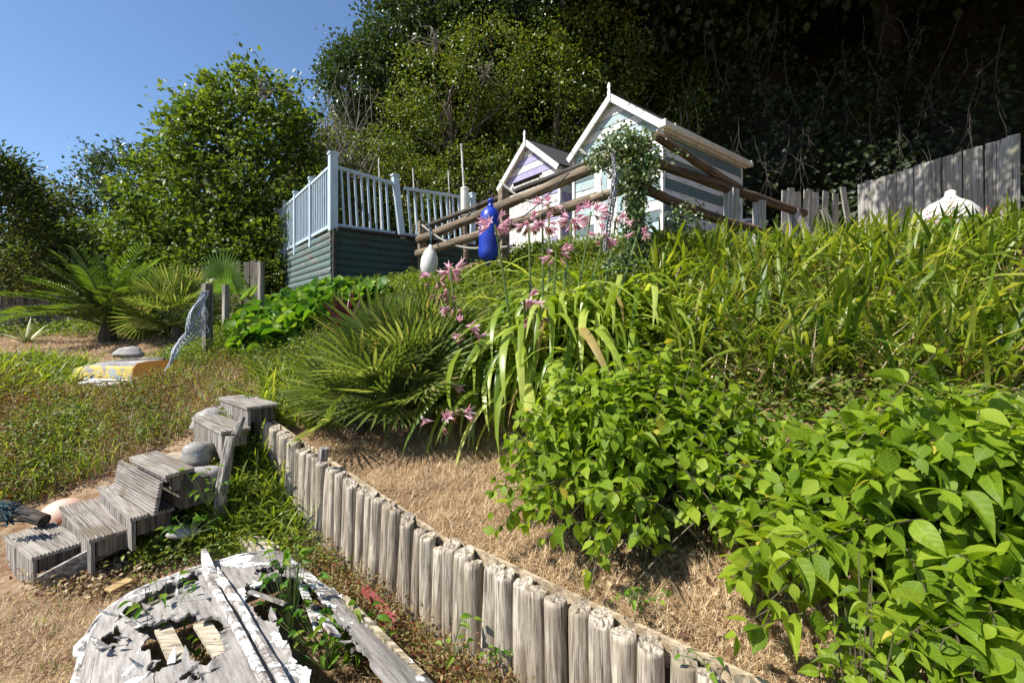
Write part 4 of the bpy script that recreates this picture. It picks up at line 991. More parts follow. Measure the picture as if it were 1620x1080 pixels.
secs = [ysec(s_) for s_ in (0,.15,.35,.55,.75,.9,1.0)]; n_ = 11
vs = [p for s_ in secs for p in s_]; fs = [(i*n_+k, i*n_+k+1, (i+1)*n_+k+1, (i+1)*n_+k) for i in range(6) for k in range(10)]
MB().add(vs, fs+[tuple(range(6*n_, 7*n_))]).build('hull', yb, t, base=(p0+p1)/2)
e = [p-fwd*.012 for p in ysec(0)]; e2 = [p-fwd*.002 for p in ysec(0)]
MB().add(e+e2, [tuple(range(n_))]+[tuple(range(n_, 2*n_))[::-1]]+[(k, k+1, n_+k+1, n_+k) for k in range(n_-1)]).build('transom', wood('orange_transom_paint', (.2,.15,.1), (.3,.25,.2), 'x', paint=(.55,.24,.03), pk=.34), t)
for q in (ysec(0)[0],): MB().tube([ysec(s_)[0]-UPV*.0+UPV*.012 for s_ in np.linspace(0,1,8)], .016, 6).build('gunwale', M['whitez'], t)
mb = MB(); mb.tube([ysec(s_)[5]+UPV*.012 for s_ in np.linspace(0,.95,6)], .016, 6).build('keel', M['greyx'], t)
# stones
def stone(c, r, label, m=M['stone'], grp=None):
    c = np.array(c); c[2] -= .3*r[2]; mb = MB(); n1_, n2_ = 16, 10; ph = rng.random(6)*6; vs = []
    for i in range(n2_+1):
        for k in range(n1_):
            th = PI*i/n2_; a = 2*PI*k/n1_; d = V3(math.sin(th)*math.cos(a), math.sin(th)*math.sin(a), math.cos(th))
            q = 1+.16*math.sin(3*d[0]+ph[0])+.16*math.sin(4*d[1]+ph[1])+.12*math.sin(5*d[2]+ph[2])+.05*math.sin(11*d[0]+ph[3])*math.sin(9*d[1]+ph[4])+rng.normal()*.012; vs.append(c+d*np.array(r)*q)
    fs = [(i*n1_+k, (i+1)*n1_+k, (i+1)*n1_+(k+1)%n1_, i*n1_+(k+1)%n1_) for i in range(n2_) for k in range(n1_)]
    o = mb.add(vs, fs).build('stone', m, smooth=True); return tag(o, label, 'stone', grp)
pale = plain('pale_stone', (.5,.49,.46), .9, .3, 12)
stone(W(145,604,5.05), (.10,.07,.035), 'flat pale stone under the left end of the yellow boat', pale)
stone(W(172,608,5.0), (.12,.08,.045), 'pale stone under the middle of the yellow boat', pale)
stone(W(292,590,5.15), (.12,.1,.07), 'pale stone at the foot of the fishing net', pale)
stone(W(202,556,5.7), (.16,.1,.07), 'grey rock behind the yellow boat with a weed growing on it')
stone(W(288,634,4.7), (.13,.09,.05), 'flat grey stone in the red weeds below the net')
stone(W(214,660,4.3), (.10,.08,.05), 'grey stone in the middle of the weedy bank')
stone(W(110,656,4.3), (.10,.08,.05), 'grey stone at the left of the weedy bank')
stone(W(335,654,4.1), (.15,.11,.10), 'rounded grey rock left of the top step')
stone(W(330,668,3.95), (.14,.08,.05), 'flat grey slab between the two top steps')
stone(W(280,726,3.5), (.14,.11,.07), 'tan rounded boulder below the fifth step', plain('tan_stone', (.33,.27,.2), .9, .3, 8))
stone(W(312,712,3.4), (.12,.09,.08), 'grey boulder right of the tan one below the fifth step')
stone(W(290,838,3.0), (.09,.05,.05), 'grey block of stone in the weeds right of the third step')
stone(W(330,745,3.2), (.09,.07,.07), 'small grey stone beside the leaning split post')

# ================================================================== WRECKED DINGHY
T0 = V3(-1.66,2.46,0); AX = unit(V3(.68,-.73,0)); PR = unit(V3(.73,.68,0)); LEN = 2.55
def pix(p): return 810+FPX*p[0]/p[1], HZ+FPX*(EYE-p[2])/p[1]
def hullp(s_, g_, off=0.):
    """s_ 0..1 stern to bow, g_ -1..1 left to right over the bottom"""
    hw = .46*(1+.20*math.sin(PI*min(1, s_*.95+.02)*.85))*(1 if s_ < .55 else max(.02, 1-((s_-.55)/.45)**2.2)); hw = max(hw, .02)
    zk = .30+.07*math.sin(PI*s_); zg = .09 + (.04 if s_ > .8 else 0)
    ga = abs(g_); lat = hw*(math.sin(ga*PI/2)**.9)*1.0 if ga < 1 else hw
    z = zg+(zk-zg)*(1-ga**2.3)+.0
    p = T0+AX*(s_*LEN)+PR*(lat*(1 if g_ > 0 else -1))+UPV*(z+off)
    return p
HOLES = [[(157,1019),(165,1002),(188,993),(199,1004),(178,1022),(165,1026)],
         [(214,992),(262,978),(300,972),(345,978),(360,1003),(352,1020),(356,1038),(332,1050),(300,1046),(268,1052),(248,1066),(232,1058),(246,1044),(236,1024),(226,1010)],
         [(376,940),(402,924),(446,910),(486,916),(512,944),(540,985),(560,1010),(590,1050),(625,1100),(540,1140),(486,1070),(452,1015),(430,985),(405,968),(386,954)],
         [(188,976),(215,950),(262,925),(312,906),(316,918),(275,942),(235,962),(205,982)],
         [(520,912),(540,906),(560,930),(548,940)],
         [(395,900),(440,893),(470,898),(440,905),(400,909)],[(560,960),(575,955),(598,990),(590,1000)],[(240,1090),(300,1066),(345,1062),(300,1074)],[(470,880),(500,888),(512,900),(486,893)]]
hm, n1, l1, bs1 = nmat('wrecked_hull_timber'); v = ocoord(n1, l1, (1,1,1), off=False)
vr = n1.new('ShaderNodeMapping'); vr.inputs['Rotation'].default_value = (0,0,math.radians(47)); vr.inputs['Scale'].default_value = (1,1,1); 
tc = n1.new('ShaderNodeTexCoord'); gg = n1.new('ShaderNodeNewGeometry'); l1.new(gg.outputs['Position'], vr.inputs[0])
vs_ = n1.new('ShaderNodeMapping'); vs_.inputs['Scale'].default_value = (.12,1,1); l1.new(vr.outputs[0], vs_.inputs[0])
gr = noise(n1, l1, vs_.outputs[0], 45, 6, .7); pf = noise(n1, l1, vr.outputs[0], 3.6, 9, .72)
uvn = n1.new('ShaderNodeUVMap'); sp = n1.new('ShaderNodeSeparateXYZ'); l1.new(uvn.outputs[0], sp.inputs[0])
wd_ = ramp(n1, l1, gr, [(.3,(.09,.08,.07)),(.45,(.22,.20,.18)),(.62,(.33,.305,.28)),(.8,(.42,.395,.365))])
keelw = math_(n1, l1, 'SUBTRACT', 1.0, math_(n1, l1, 'MULTIPLY', math_(n1, l1, 'ABSOLUTE', math_(n1, l1, 'SUBTRACT', sp.outputs[1], .57)), 8), True)
rgt = math_(n1, l1, 'MULTIPLY', math_(n1, l1, 'MULTIPLY', math_(n1, l1, 'SUBTRACT', sp.outputs[1], .58), 4.0, True), math_(n1, l1, 'MULTIPLY', math_(n1, l1, 'SUBTRACT', .6, sp.outputs[0]), 3.0, True))
rimw = math_(n1, l1, 'MULTIPLY', math_(n1, l1, 'SUBTRACT', math_(n1, l1, 'ABSOLUTE', math_(n1, l1, 'SUBTRACT', sp.outputs[1], .5)), .46), 9.0, True)
sternw = math_(n1, l1, 'MULTIPLY', math_(n1, l1, 'SUBTRACT', .07, sp.outputs[0]), 7.0, True)
thr = math_(n1, l1, 'ADD', pf, math_(n1, l1, 'MULTIPLY', math_(n1, l1, 'MAXIMUM', math_(n1, l1, 'MAXIMUM', keelw, rgt), math_(n1, l1, 'MAXIMUM', rimw, sternw)), .15))
fm = ramp(n1, l1, thr, [(.642,(0,0,0)),(.650,(1,1,1))])
pcol = mixc(n1, l1, noise(n1, l1, vr.outputs[0], 18, 4), (.62,.59,.55), (.86,.85,.82))
l1.new(mixc(n1, l1, fm, wd_, pcol), bs1.inputs['Base Color']); bs1.inputs['Roughness'].default_value = .8
bump(n1, l1, math_(n1, l1, 'ADD', math_(n1, l1, 'MULTIPLY', gr, .5), fm), .9, .006, bs1)
M['hull'] = hm
t = thing('wrecked_dinghy', 'rotting upturned dinghy with peeling white paint and holes in its bottom', 'dinghy', T0)
nst = 3; edges = [0,.34,.68,1.0]; NS, NG = 190, 20
hrng = np.random.default_rng(3)
for sd_ in (-1, 1):
    for j in range(nst):
        g0, g1 = edges[j]+.0025, edges[j+1]-.0025
        S_ = np.linspace(0, 1, NS); G_ = np.linspace(g0, g1, NG); top = []; uv = []
        for s_ in S_:
            for g_ in G_: top.append(hullp(s_, sd_*g_, .004*((j % 2)) -.0015*hrng.random()+.004*math.sin(s_*22+j)+.003*math.sin(g_*31+s_*13))); uv.append((s_, .5+.5*sd_*g_))
        top = np.array(top); bot = top-np.array([0,0,.011]); faces = []; keep = np.ones((NS-1, NG-1), bool)
        for i in range(NS-1):
            for k in range(NG-1):
                c = top[[i*NG+k, i*NG+k+1, (i+1)*NG+k+1, (i+1)*NG+k]].mean(0)
                if c[1] > .3:
                    px, py = pix(c); px += 5*math.sin(i*.45+k*.2)+4*math.sin(k*1.9+i*.13)+hrng.normal()*.7; py += 4*math.sin(k*.9-i*.31)+3*math.sin(i*1.3)+hrng.normal()*.7
                    if any(inpoly(np.array([px]), np.array([py]), h)[0] for h in HOLES): keep[i, k] = False
        bnd = {}
        for i in range(NS-1):
            for k in range(NG-1):
                if not keep[i, k]: continue
                for (di, dk, e) in ((-1,0,((i,k),(i,k+1))),(1,0,((i+1,k+1),(i+1,k))),(0,-1,((i+1,k),(i,k))),(0,1,((i,k+1),(i+1,k+1)))):
                    ii, kk = i+di, k+dk
                    if 0 <= ii < NS-1 and 0 <= kk < NG-1 and not keep[ii, kk]:
                        for u_, v_ in (e, e[::-1]): bnd.setdefault(u_[0]*NG+u_[1], []).append(v_[0]*NG+v_[1])
        for _ in range(5):
            new = top.copy()
            for q_, nb_ in bnd.items():
                if q_//NG in (0, NS-1) or q_ % NG in (0, NG-1): continue
                new[q_] = .4*top[q_]+.6*top[nb_].mean(0)
            top = new
        for q_ in bnd:
            top[q_] += np.array([hrng.normal()*.004, hrng.normal()*.004, abs(hrng.normal())*.008*(1 if hrng.random() < .35 else .1)])
        bot = top-np.array([0,0,.011])
        n0 = NS*NG
        for i in range(NS-1):
            for k in range(NG-1):
                if not keep[i, k]: continue
                a, b, c2_, d = i*NG+k, i*NG+k+1, (i+1)*NG+k+1, (i+1)*NG+k
                faces.append([a,b,c2_,d]); faces.append([n0+a, n0+d, n0+c2_, n0+b])
                for (di, dk, e) in ((-1,0,(a,b)),(1,0,(c2_,d)),(0,-1,(d,a)),(0,1,(b,c2_))):
                    ii, kk = i+di, k+dk
                    if ii < 0 or kk < 0 or ii >= NS-1 or kk >= NG-1 or not keep[ii, kk]: faces.append([e[1], e[0], n0+e[0], n0+e[1]])
        part('hull_plank', np.concatenate([top, bot]), faces, M['hull'], t, uv=np.array(uv+uv), base=T0)
M['flake'] = wood('flaking_white_rim', (.2,.18,.17), (.42,.39,.36), 'x', paint=(.80,.79,.76), pk=.50, pscale=16)
# keel with a raised skeg at the stern
kp = [hullp(s_, .001, .018) for s_ in np.linspace(.06, 1, 24)]
MB().tube([p+PR*.022 for p in kp], .017, 7, wob=.15).build('keel', M['flake'], t); MB().tube([p-PR*.022 for p in kp], .015, 7, wob=.15).build('keel', M['flake'], t)
a = hullp(.0, .001, 0); sk = [a+UPV*.02-AX*.03, a+UPV*.075-AX*.05, a+AX*.2+UPV*.06, a+AX*.42+UPV*.03, a+AX*.42, a]
mb = MB(); vs = [p+PR*.013*s1 for s1 in (-1, 1) for p in sk]; mb.add(vs, [tuple(range(6)), tuple(range(6, 12))[::-1]]+[(k, 6+k, 6+(k+1)%6, (k+1)%6) for k in range(6)]).build('skeg', M['flake'], t)
for sd_ in (-1, 1):
    MB().tube([hullp(s_, sd_*.999, -.02)+PR*sd_*.012 for s_ in np.linspace(0, 1, 40)], .022, 7, wob=.22).build('gunwale', M['flake'], t)
tp = [hullp(0, g_, -.012)-AX*.02 for g_ in np.linspace(-1, 1, 21)]
MB().tube(tp, .018, 7, wob=.2).build('stern_rim', M['flake'], t)
bt = [hullp(0, g_, -.02)-AX*.012 for g_ in np.linspace(-1, 1, 15)]; bb_ = [V3(p[0], p[1], .02) for p in bt]
vs = bt+bb_; fs = [(k, k+1, 15+k+1, 15+k) for k in range(14)]
mb = MB(); mb.add(vs+[p+AX*.014 for p in vs], fs+[tuple(30+q for q in f[::-1]) for f in fs]+[(k+1, k, 30+k, 31+k) for k in range(14)]).build('transom', M['hull'], t)
for i in range(34):                                            # splinters and curling flakes round the holes
    hp = HOLES[(0,1,1,2,2,2,3,5)[i % 8]]; j0 = random.randrange(len(hp)); px, py = hp[j0]; z_ = .26+.04*random.random()
    if py > 1078: continue
    q = WZ(px+random.uniform(-6,6), py+random.uniform(-5,5), z_+.03); dd = unit(AX*random.uniform(-1,1)+PR*random.uniform(-.5,.5)+UPV*random.uniform(-.1,.35)); L_ = random.uniform(.03,.09)
    sdw = unit(np.cross(dd, UPV))*random.uniform(.005,.016); vs = [q-sdw, q+sdw, q+dd*L_*.6+sdw*.8+UPV*.004, q+dd*L_+UPV*.012, q+dd*L_*.5-sdw]
    vs2 = [p-UPV*.004 for p in vs]
    MB().add(vs+vs2, [(0,1,2,3,4),(9,8,7,6,5)]+[(k, 5+k, 5+(k+1)%5, (k+1)%5) for k in range(5)]).build('splinter', M['hull'] if i % 3 else M['flake'], t)
c = hullp(0, -.98, -.01); MB().lathe([(.01,-.05),(.04,-.035),(.052,0),(.045,.035),(.015,.05)], c, unit(PR+V3(0,0,.4)), 9).build('corner_knee', M['flake'], t)
for (pa, pb) in (((256,990,.30),(283,1046,.34)),((318,985,.32),(352,1036,.36))):
    MB().beam(WZ(pa[0],pa[1],pa[2]-.03), WZ(pb[0],pb[1],pb[2]-.03), .058, .016).build('rib', wood('pale_rib', (.3,.26,.19), (.55,.49,.38), 'x'), t)
for s_ in (.06,.30,.46,.62):                                     # frames inside
    MB().tube([hullp(s_, g_, -.035) for g_ in (np.linspace(.35, .97, 12) if s_ in (.30,.46) else np.linspace(-.97, .97, 19))], .012, 5).build('frame', M['darkplank'], t)
mb = MB().beam(WZ(545,962,.27), WZ(668,1090,.24), .02, .12).build('side_board', wood('sprung_board', (.15,.12,.07), (.46,.40,.28), 'x', paint=(.8,.79,.75), pk=.60), t)
MB().beam(WZ(480,905,.30), WZ(560,985,.30), .06, .012, up=V3(.3,.2,1)).build('loose_strip', M['flake'], t)
MB().beam(WZ(500,960,.25), WZ(530,1004,.33), .05, .010, up=V3(.6,.2,1)).build('loose_strip', M['flake'], t)
for (pa, pb, w_) in (((395,935,.33),(452,955,.30),.03),((478,925,.31),(505,1000,.22),.035),((520,930,.27),(575,1000,.2),.05),((405,985,.28),(440,1030,.20),.03),((345,1000,.3),(372,1040,.26),.025),((225,1000,.24),(262,1012,.2),.03)):
    MB().beam(WZ(*pa), WZ(*pb), w_, .010, up=V3(.2,.3,1)).build('loose_strip', M['flake'] if w_ > .03 else M['hull'], t)
o = MB().beam(W(305,912,2.62), W(404,884,2.85), .04, .016).build('rail_strip', M['flake'], t)
o = MB().beam(WZ(576,930,.18), WZ(628,985,.12), .035, .03).build('red_board', wood('red_painted_board', (.12,.08,.07), (.25,.18,.15), 'x', paint=(.28,.06,.05), pk=.4)); tag(o, 'strip of wood with old red paint leaning beside the dinghy', 'board')

# ================================================================== PLANTS
LT = leaf_template()
def base_stem_bush(label, base, cx, cy, rx, ry, ztop, zlow, nst_, L0, m, cat='shrub', front=(-.3,-.95), seed=1, nn=6, drop=.35, group=None):
    """many stems from the ground to the surface of a mound, each with pairs of opposite leaves"""
    t = thing('leafy_shrub', label, cat, base); B = np.array(base, float); mb = MB()
    Ps, Ds, Us, Ls = [], [], [], []
    for i in range(nst_):
        a = rng.random()*2*PI; rr = math.sqrt(rng.random())*1.0; lob = 1+.16*math.sin(3*a+seed*2.1+cx)+.10*math.sin(7*a+cy)
        ex = cx+rx*rr*lob*math.cos(a); ey = cy+ry*rr*lob*math.sin(a)
        zz = zlow+(ztop-zlow)*(1-rr**2.6)**.75*(.9+.14*math.sin(ex*6.3+ey*3)+.10*math.sin(ey*9-ex*4))+rng.normal()*.05+(.10*rng.random() if rng.random() < .12 else 0)
        g_ = Hs(ex, ey); zz = max(zz, g_+.06+.18*rng.random())
        tip = V3(ex, ey, zz); st = B+np.array([rng.normal()*rx*.28, rng.normal()*ry*.28, 0]); st[2] = Hs(st[0], st[1])
        mid_ = st*.5+tip*.5+V3(0,0,.18*(rr+.3)*(ztop-zlow+.3))
        n_ = 9; c = [(1-s_)**2*st+2*s_*(1-s_)*mid_+s_**2*tip for s_ in np.linspace(0,1,n_)]
        mb.tube(c, np.linspace(.0045, .0018, n_), 4, caps=False)
        tan = unit(c[-1]-c[-3]); phi = rng.random()*PI
        for k in range(nn):
            s_ = 1-.62*(k/nn)**1.1; f = s_*(n_-1); i0 = min(int(f), n_-2); p = c[i0]*(1-f+i0)+c[i0+1]*(f-i0)
            phi += PI/2+rng.normal()*.25
            e1 = unit(np.cross(tan, V3(.3,.1,1))); e2 = np.cross(tan, e1); 
            for sg_ in (0, PI):
                dd = math.cos(phi+sg_)*e1+math.sin(phi+sg_)*e2
                d = unit(dd*.9+tan*.45-UPV*drop*(.3+1.6*rng.random())); 
                sc = L0*(.45+.6*min(1, (k+1)/3))*(.6+.65*rng.random())
                Ps.append(p); Ds.append(d); Us.append(UPV*.9+rng.normal(size=3)*.35+dd*.2); Ls.append(sc)
    P, D, U, L = map(np.array, (Ps, Ds, Us, Ls))
    dist = np.linalg.norm(P-np.array([0,0,EYE]), axis=1); px = 810+FPX*P[:,0]/P[:,1]
    score = L/dist*(px < 1680)*(1+.5*(P[:,2]-zlow)); order = np.argsort(-score); big = order[:290]; rest = order[290:]
    for q in big:
        tt, bb, nn_ = frames(D[q:q+1], U[q:q+1]); tt, bb, nn_ = tt[0], bb[0], nn_[0]
        me = LEAFV[rng.integers(len(LEAFV))]
        s_ = L[q]; Mx = Matrix(((tt[0]*s_,bb[0]*s_,nn_[0]*s_,P[q,0]),(tt[1]*s_,bb[1]*s_,nn_[1]*s_,P[q,1]),(tt[2]*s_,bb[2]*s_,nn_[2]*s_,P[q,2]),(0,0,0,1)))
        put('leaf', me, m, t, mat4=Mx)
    stuffpart('foliage', leafcloud(P[rest], D[rest], U[rest], L[rest], L[rest], LT), m, t, base, smooth=True)
    mb.build('stem', M['brownstem'], t)
    return t
def leafvariants(m):
    out = []
    for (fold, dr, wd) in ((.5,.28,1),(.8,.5,.9),(.3,.15,1.1),(1.1,.4,.8),(.4,.65,1),(.7,.75,.95),(.2,.35,1.12)):
        us = np.linspace(0, 1, 17); cs = np.linspace(-1, 1, 9); vv = []; uu = []
        for u in us:
            hw = .31*wd*(np.sin(PI*min(1,u**.82))**.85)*(1-.25*u) if 0 < u < 1 else 0.0
            if u > .8: hw *= (1-(u-.8)*1.6)
            for c_ in cs:
                vein = .010*np.sin((u-.22*abs(c_))*38)*abs(c_)**.5*(1-abs(c_)**4)
                z = -dr*u*u-.30*max(0,u-.7)**2*2+fold*hw*abs(c_)**1.25*1.5-.10*hw*abs(c_)**3+vein+.012*np.sin(u*11+c_*2.5+dr*9)
                vv.append((u, hw*c_, z)); uu.append((u, .5+.31*c_*min(1, hw*4)))
        v = np.array(vv); uv = np.array(uu); f = np.array([(9*i+k, 9*i+k+1, 9*i+10+k, 9*i+9+k) for i in range(16) for k in range(8)])
        v = v.copy(); v[:,1] += .03*np.sin(v[:,0]*4+dr*8)
        me = mesh('leaf', v, f, uv, smooth=True); me.materials.append(m); out.append(me)
    return out
LEAFV = leafvariants(M['bushleaf'])
base_stem_bush('broad leafy bright green shrub in the middle at the edge of the dry terrace', (.72,2.45,Hs(.72,2.45)), .68, 2.55, .74, .78, 1.40, .60, 560, .086, M['bushleaf'], nn=6)
base_stem_bush('large leafy bright green shrub with the biggest leaves at the right foreground', (1.75,1.75,Hs(1.75,1.75)), 1.82, 1.68, 1.0, .90, 1.31, .60, 680, .104, M['bushleaf'], nn=7)
base_stem_bush('small leafy seedling shrub at the bottom edge below the big right shrub', (.92,1.22,Hs(.92,1.22)), .98, 1.22, .17, .17, .88, .66, 26, .062, M['bushleaf'], nn=4)

# strap leaved crinum
def strapmesh(pitch, curl, L_, wd, td, kink=0):
    d = strips(np.zeros((1,3)), np.array([0.]), np.array([pitch]), np.array([curl]), L_, wd, 11, [.55,.75,.9,1,1,1,.97,.9,.8,.62,.38,.05], tipdroop=td, fold=.16)
    me = mesh('leaf', d[0], d[1], d[2], smooth=True); me.materials.append(M['crinum']); return me
STR = [strapmesh(p, c, 1.0, w_, td) for (p, c, w_, td) in ((1.25,2.8,.046,.8),(1.35,2.95,.042,1.0),(1.0,2.6,.048,.75),(1.4,2.95,.044,1.1),(.8,2.4,.046,.8),(1.3,2.9,.050,.85),(1.4,2.5,.040,1.1),(.7,2.3,.046,.8))]
def crinum(label, c, n_, L0, spread, lean=(0,0), group='crinum clumps in front of the rail fence'):
    b = V3(c[0], c[1], Hs(*c)); t = thing('crinum_plant', label, 'crinum', b, group)
    for i in range(n_):
        a = rng.random()*2*PI; 
        if lean != (0,0) and rng.random() < .6: a = math.atan2(lean[1], lean[0])+rng.normal()*.9
        r = spread*math.sqrt(rng.random()); p = b+V3(r*math.cos(rng.random()*6.3), r*math.sin(rng.random()*6.3), -.02); p[2] = Hs(p[0], p[1])-.02
        s_ = L0*rng.uniform(.65,1.15); me = STR[rng.integers(len(STR))]
        Mx = Matrix.Translation(Vector(p)) @ Matrix.Rotation(a, 4, 'Z') @ Matrix.Rotation(rng.normal()*.18, 4, 'X') @ Matrix.Diagonal((s_, s_*rng.uniform(.8,1.15), s_, 1))
        put('leaf', me, M['crinum'], t, mat4=Mx)
    return t
def petal_flower(size, open_=.9):
    mb = MB()
    for k in range(6):
        a = k*PI/3; ca, sa = math.cos(a), math.sin(a); sx, sy = -sa, ca
        pr = [(0,.006,.0),(.35,.018,.07),(.7,.036,.15),(1.0,.008,.17+.30*open_)]
        idx = []
        for (h, hw, r) in pr:
            r2 = r*size; z = h*size*(1-.12*open_) if h < 1 else size*(.88)
            for s_ in (-1, 1): idx.append(len(mb.v)); mb.v.append(V3(ca*r2+sx*hw*s_*size*2.2, sa*r2+sy*hw*s_*size*2.2, z))
        for j in range(3): mb.f.append([idx[2*j], idx[2*j+1], idx[2*j+3], idx[2*j+2]])
    me = mesh('flower', np.array(mb.v), mb.f); return me
FL = petal_flower(.12); FLc = petal_flower(.115, .35); FLw = petal_flower(.10, .1)
for f_, mm in ((FL, M['pink']), (FLc, M['pink']), (FLw, M['fade'])): f_.materials.append(mm)
def flower_stem(t, base, tip, nf, fresh=.7):
    nf = int(nf*1.5)+1; base = np.array(base); tip = np.array(tip); midp = (base+tip)/2+V3(.03,0,.05); c = [(1-s_)**2*base+2*s_*(1-s_)*midp+s_**2*tip for s_ in np.linspace(0,1,8)]
    st = MB().tube(c, np.linspace(.013,.009,8), 6).build('flower_stem', M['greentwig'], t)
    for i in range(nf):
        a = rng.random()*2*PI; el = rng.uniform(-.5,.7); d = V3(math.cos(a)*math.cos(el), math.sin(a)*math.cos(el), math.sin(el)-.15)
        wilt = rng.random() > fresh; me = FLw if wilt else (FL if rng.random() < .6 else FLc)
        if wilt: d = unit(d+V3(0,0,-.8))
        p = tip+unit(d)*.055; q = Vector(d).to_track_quat('Z', 'X').to_matrix().to_4x4(); q.translation = Vector(p); put('flower', me, None, st, mat4=q)
    return st
c1 = crinum('large crinum clump with pale green strap leaves arching below the blue buoy and chain', (.32,4.5), 290, 1.45, .58, lean=(.1,-1))
c2 = crinum('crinum clump at the left whose strap leaves hang down beside the fan palm', (-.22,4.4), 190, 1.0, .26, lean=(.2,-1))
c3 = crinum('crinum clump spreading to the right below the ivy covered post', (1.05,4.6), 160, 1.35, .32, lean=(.8,-.5))
c5 = crinum('crinum clump low in the middle just above the broad leafy shrub', (.45,4.05), 150, .9, .35, lean=(0,-1))
c4 = crinum('upright crinum clump with tall leaves just left of the ivy covered post', (.75,4.85), 50, 1.35, .2)
for (px, py, Yd, n_, fr, tt, bx) in ((783,355,3.95,7,.75,c1,.05),(836,350,4.05,9,.6,c1,.15),(858,352,4.1,9,.5,c1,.25),(880,398,3.95,6,.6,c1,.3),(905,345,4.2,8,.7,c1,.35),(935,335,4.3,9,.75,c1,.45),(955,372,4.2,5,.4,c1,.5),(868,320,4.4,4,.8,c1,.3),(829,474,3.4,2,.7,c1,.1),(846,495,3.4,4,.05,c1,.15),
        (712,425,4.2,8,.6,c2,-.45),(700,460,4.1,7,.45,c2,-.5),(722,482,4.0,5,.3,c2,-.4),(690,438,4.3,5,.6,c2,-.5),(728,515,3.7,2,.9,c2,-.3),(745,528,3.7,3,.6,c2,-.3),(700,665,3.35,3,.8,c2,-.3),(724,652,3.4,2,.9,c2,-.28),(708,605,3.5,1,.9,c2,-.3),(975,345,4.35,3,.8,c4,.7),(1012,360,4.4,2,.8,c4,.75)):
    flower_stem(tt, (bx, 4.1, Hs(bx, 4.1)), W(px, py, Yd), n_, fr)

# fan palms
def fanmesh(n_, R_, arc, fold, droop, wd, hang=0):
    """one fan: leaflets radiating in the local xy plane from the origin, stalk along -x"""
    d = []
    for k in range(n_):
        a = -arc/2+arc*k/(n_-1); Lk = R_*(.72+.28*math.cos(a*.8)); 
        pr = [(0,.25),(.35,.8),(.6,1),(.85,.6),(1,.05)]; vs = []
        for (s_, w_) in pr:
            x = math.cos(a)*s_*Lk; y = math.sin(a)*s_*Lk; z = -droop*s_**2*Lk+fold*abs(math.sin(a))*s_*Lk
            sx, sy = -math.sin(a)*wd*w_/2, math.cos(a)*wd*w_/2; lift = wd*.25*w_
            vs += [(x-sx, y-sy, z+lift), (x, y, z), (x+sx, y+sy, z+lift)]
        f = []
        for i in range(4):
            q = 3*i; f += [(q,q+1,q+4,q+3),(q+1,q+2,q+5,q+4)]
        d.append((np.array(vs), np.array(f), None))
    v, f, u = merge(*d); return mesh('fan_leaf', v, f, smooth=False)
FANS = [fanmesh(20, .50, 2.9, .25, .12, .026), fanmesh(17, .46, 2.3, .45, .3, .024), fanmesh(22, .50, 3.5, .15, .2, .024), fanmesh(15, .48, 1.5, .6, .1, .022)]
for f_ in FANS: f_.materials.append(M['palm'])
BF = fanmesh(26, .42, 3.3, .2, .15, .028); BF.materials.append(M['brightfan'])
def fan_on(t, a, b, roll, scale, me, m, face=None):
    """petiole from a to b with a fan opening at b"""
    a = np.array(a); b = np.array(b); mid_ = (a+b)/2+V3(0,0,.06); c = [(1-s_)**2*a+2*s_*(1-s_)*mid_+s_**2*b for s_ in np.linspace(0,1,6)]
    pe = MB().tube(c, np.linspace(.008,.005,6), 5, caps=False).build('petiole', M['greentwig'], t)
    x = unit(c[-1]-c[-3]); 
    up = UPV if face is None else np.array(face, float)
    z = unit(up-x*np.dot(up, x)); y = np.cross(z, x)
    R_ = Matrix(((x[0],y[0],z[0],b[0]),(x[1],y[1],z[1],b[1]),(x[2],y[2],z[2],b[2]),(0,0,0,1))) @ Matrix.Rotation(roll, 4, 'X') @ Matrix.Diagonal((scale,scale,scale,1))
    put('fan_leaf', me, m, t, mat4=R_)
def fanpalm(label, base, n_, R_, size, me_list, m, zmax=1.3, zmin=-.2, trunk=.08, th=.25):
    t = thing('fan_palm', label, 'fan palm', base); b = np.array(base, float)
    MB().tube([b-UPV*.1, b+UPV*th*.5, b+UPV*th], [trunk*1.1, trunk, trunk*.6], 9, wob=.15).build('trunk', M['bark'], t)
    for i in range(n_):
        a = i*2.39996+rng.normal()*.2; el = zmin+(zmax-zmin)*((i+.5)/n_)**.8; r = R_*(.75+.4*rng.random())
        d = V3(math.cos(a)*math.cos(el), math.sin(a)*math.cos(el), math.sin(el)); tip = b+UPV*th*.8+d*r
        tip[2] = max(tip[2], Hs(tip[0], tip[1])+.06)
        fan_on(t, b+UPV*th*.8, tip, rng.normal()*.5, size*rng.uniform(.8,1.15), me_list[rng.integers(len(me_list))], m)
    return t
b = (-.95,4.15); fanpalm('dense dark green fan palm clump in the middle behind the palisade', (*b, Hs(*b)), 96, .58, 1.02, FANS, M['palm'], zmax=1.5, zmin=.05, th=.15)
b = (-1.35,4.0); fanpalm('low spreading fan palm offshoot with splayed pale leaflets behind the palisade head', (*b, Hs(*b)), 34, .38, .8, FANS, M['palm'], zmax=1.35, zmin=.1, th=.1)
b = (-.78,4.45); fanpalm('upright dark fan palm rising behind the dense clump below the white float', (*b, Hs(*b)), 34, .50, 1.0, FANS, M['palm'], zmax=1.5, zmin=.7, th=.2)
b = (-5.6,7.6); fanpalm('rounded fan palm at the left between the date palm and the net post', (*b, Hs(*b)), 44, .55, 1.05, FANS, M['palm'], zmax=1.35, zmin=.0, th=.3)
t = thing('fan_palm', 'young palm with one big bright fan standing above the slim grey posts', 'fan palm', (-4.4,6.9,Hs(-4.4,6.9)))
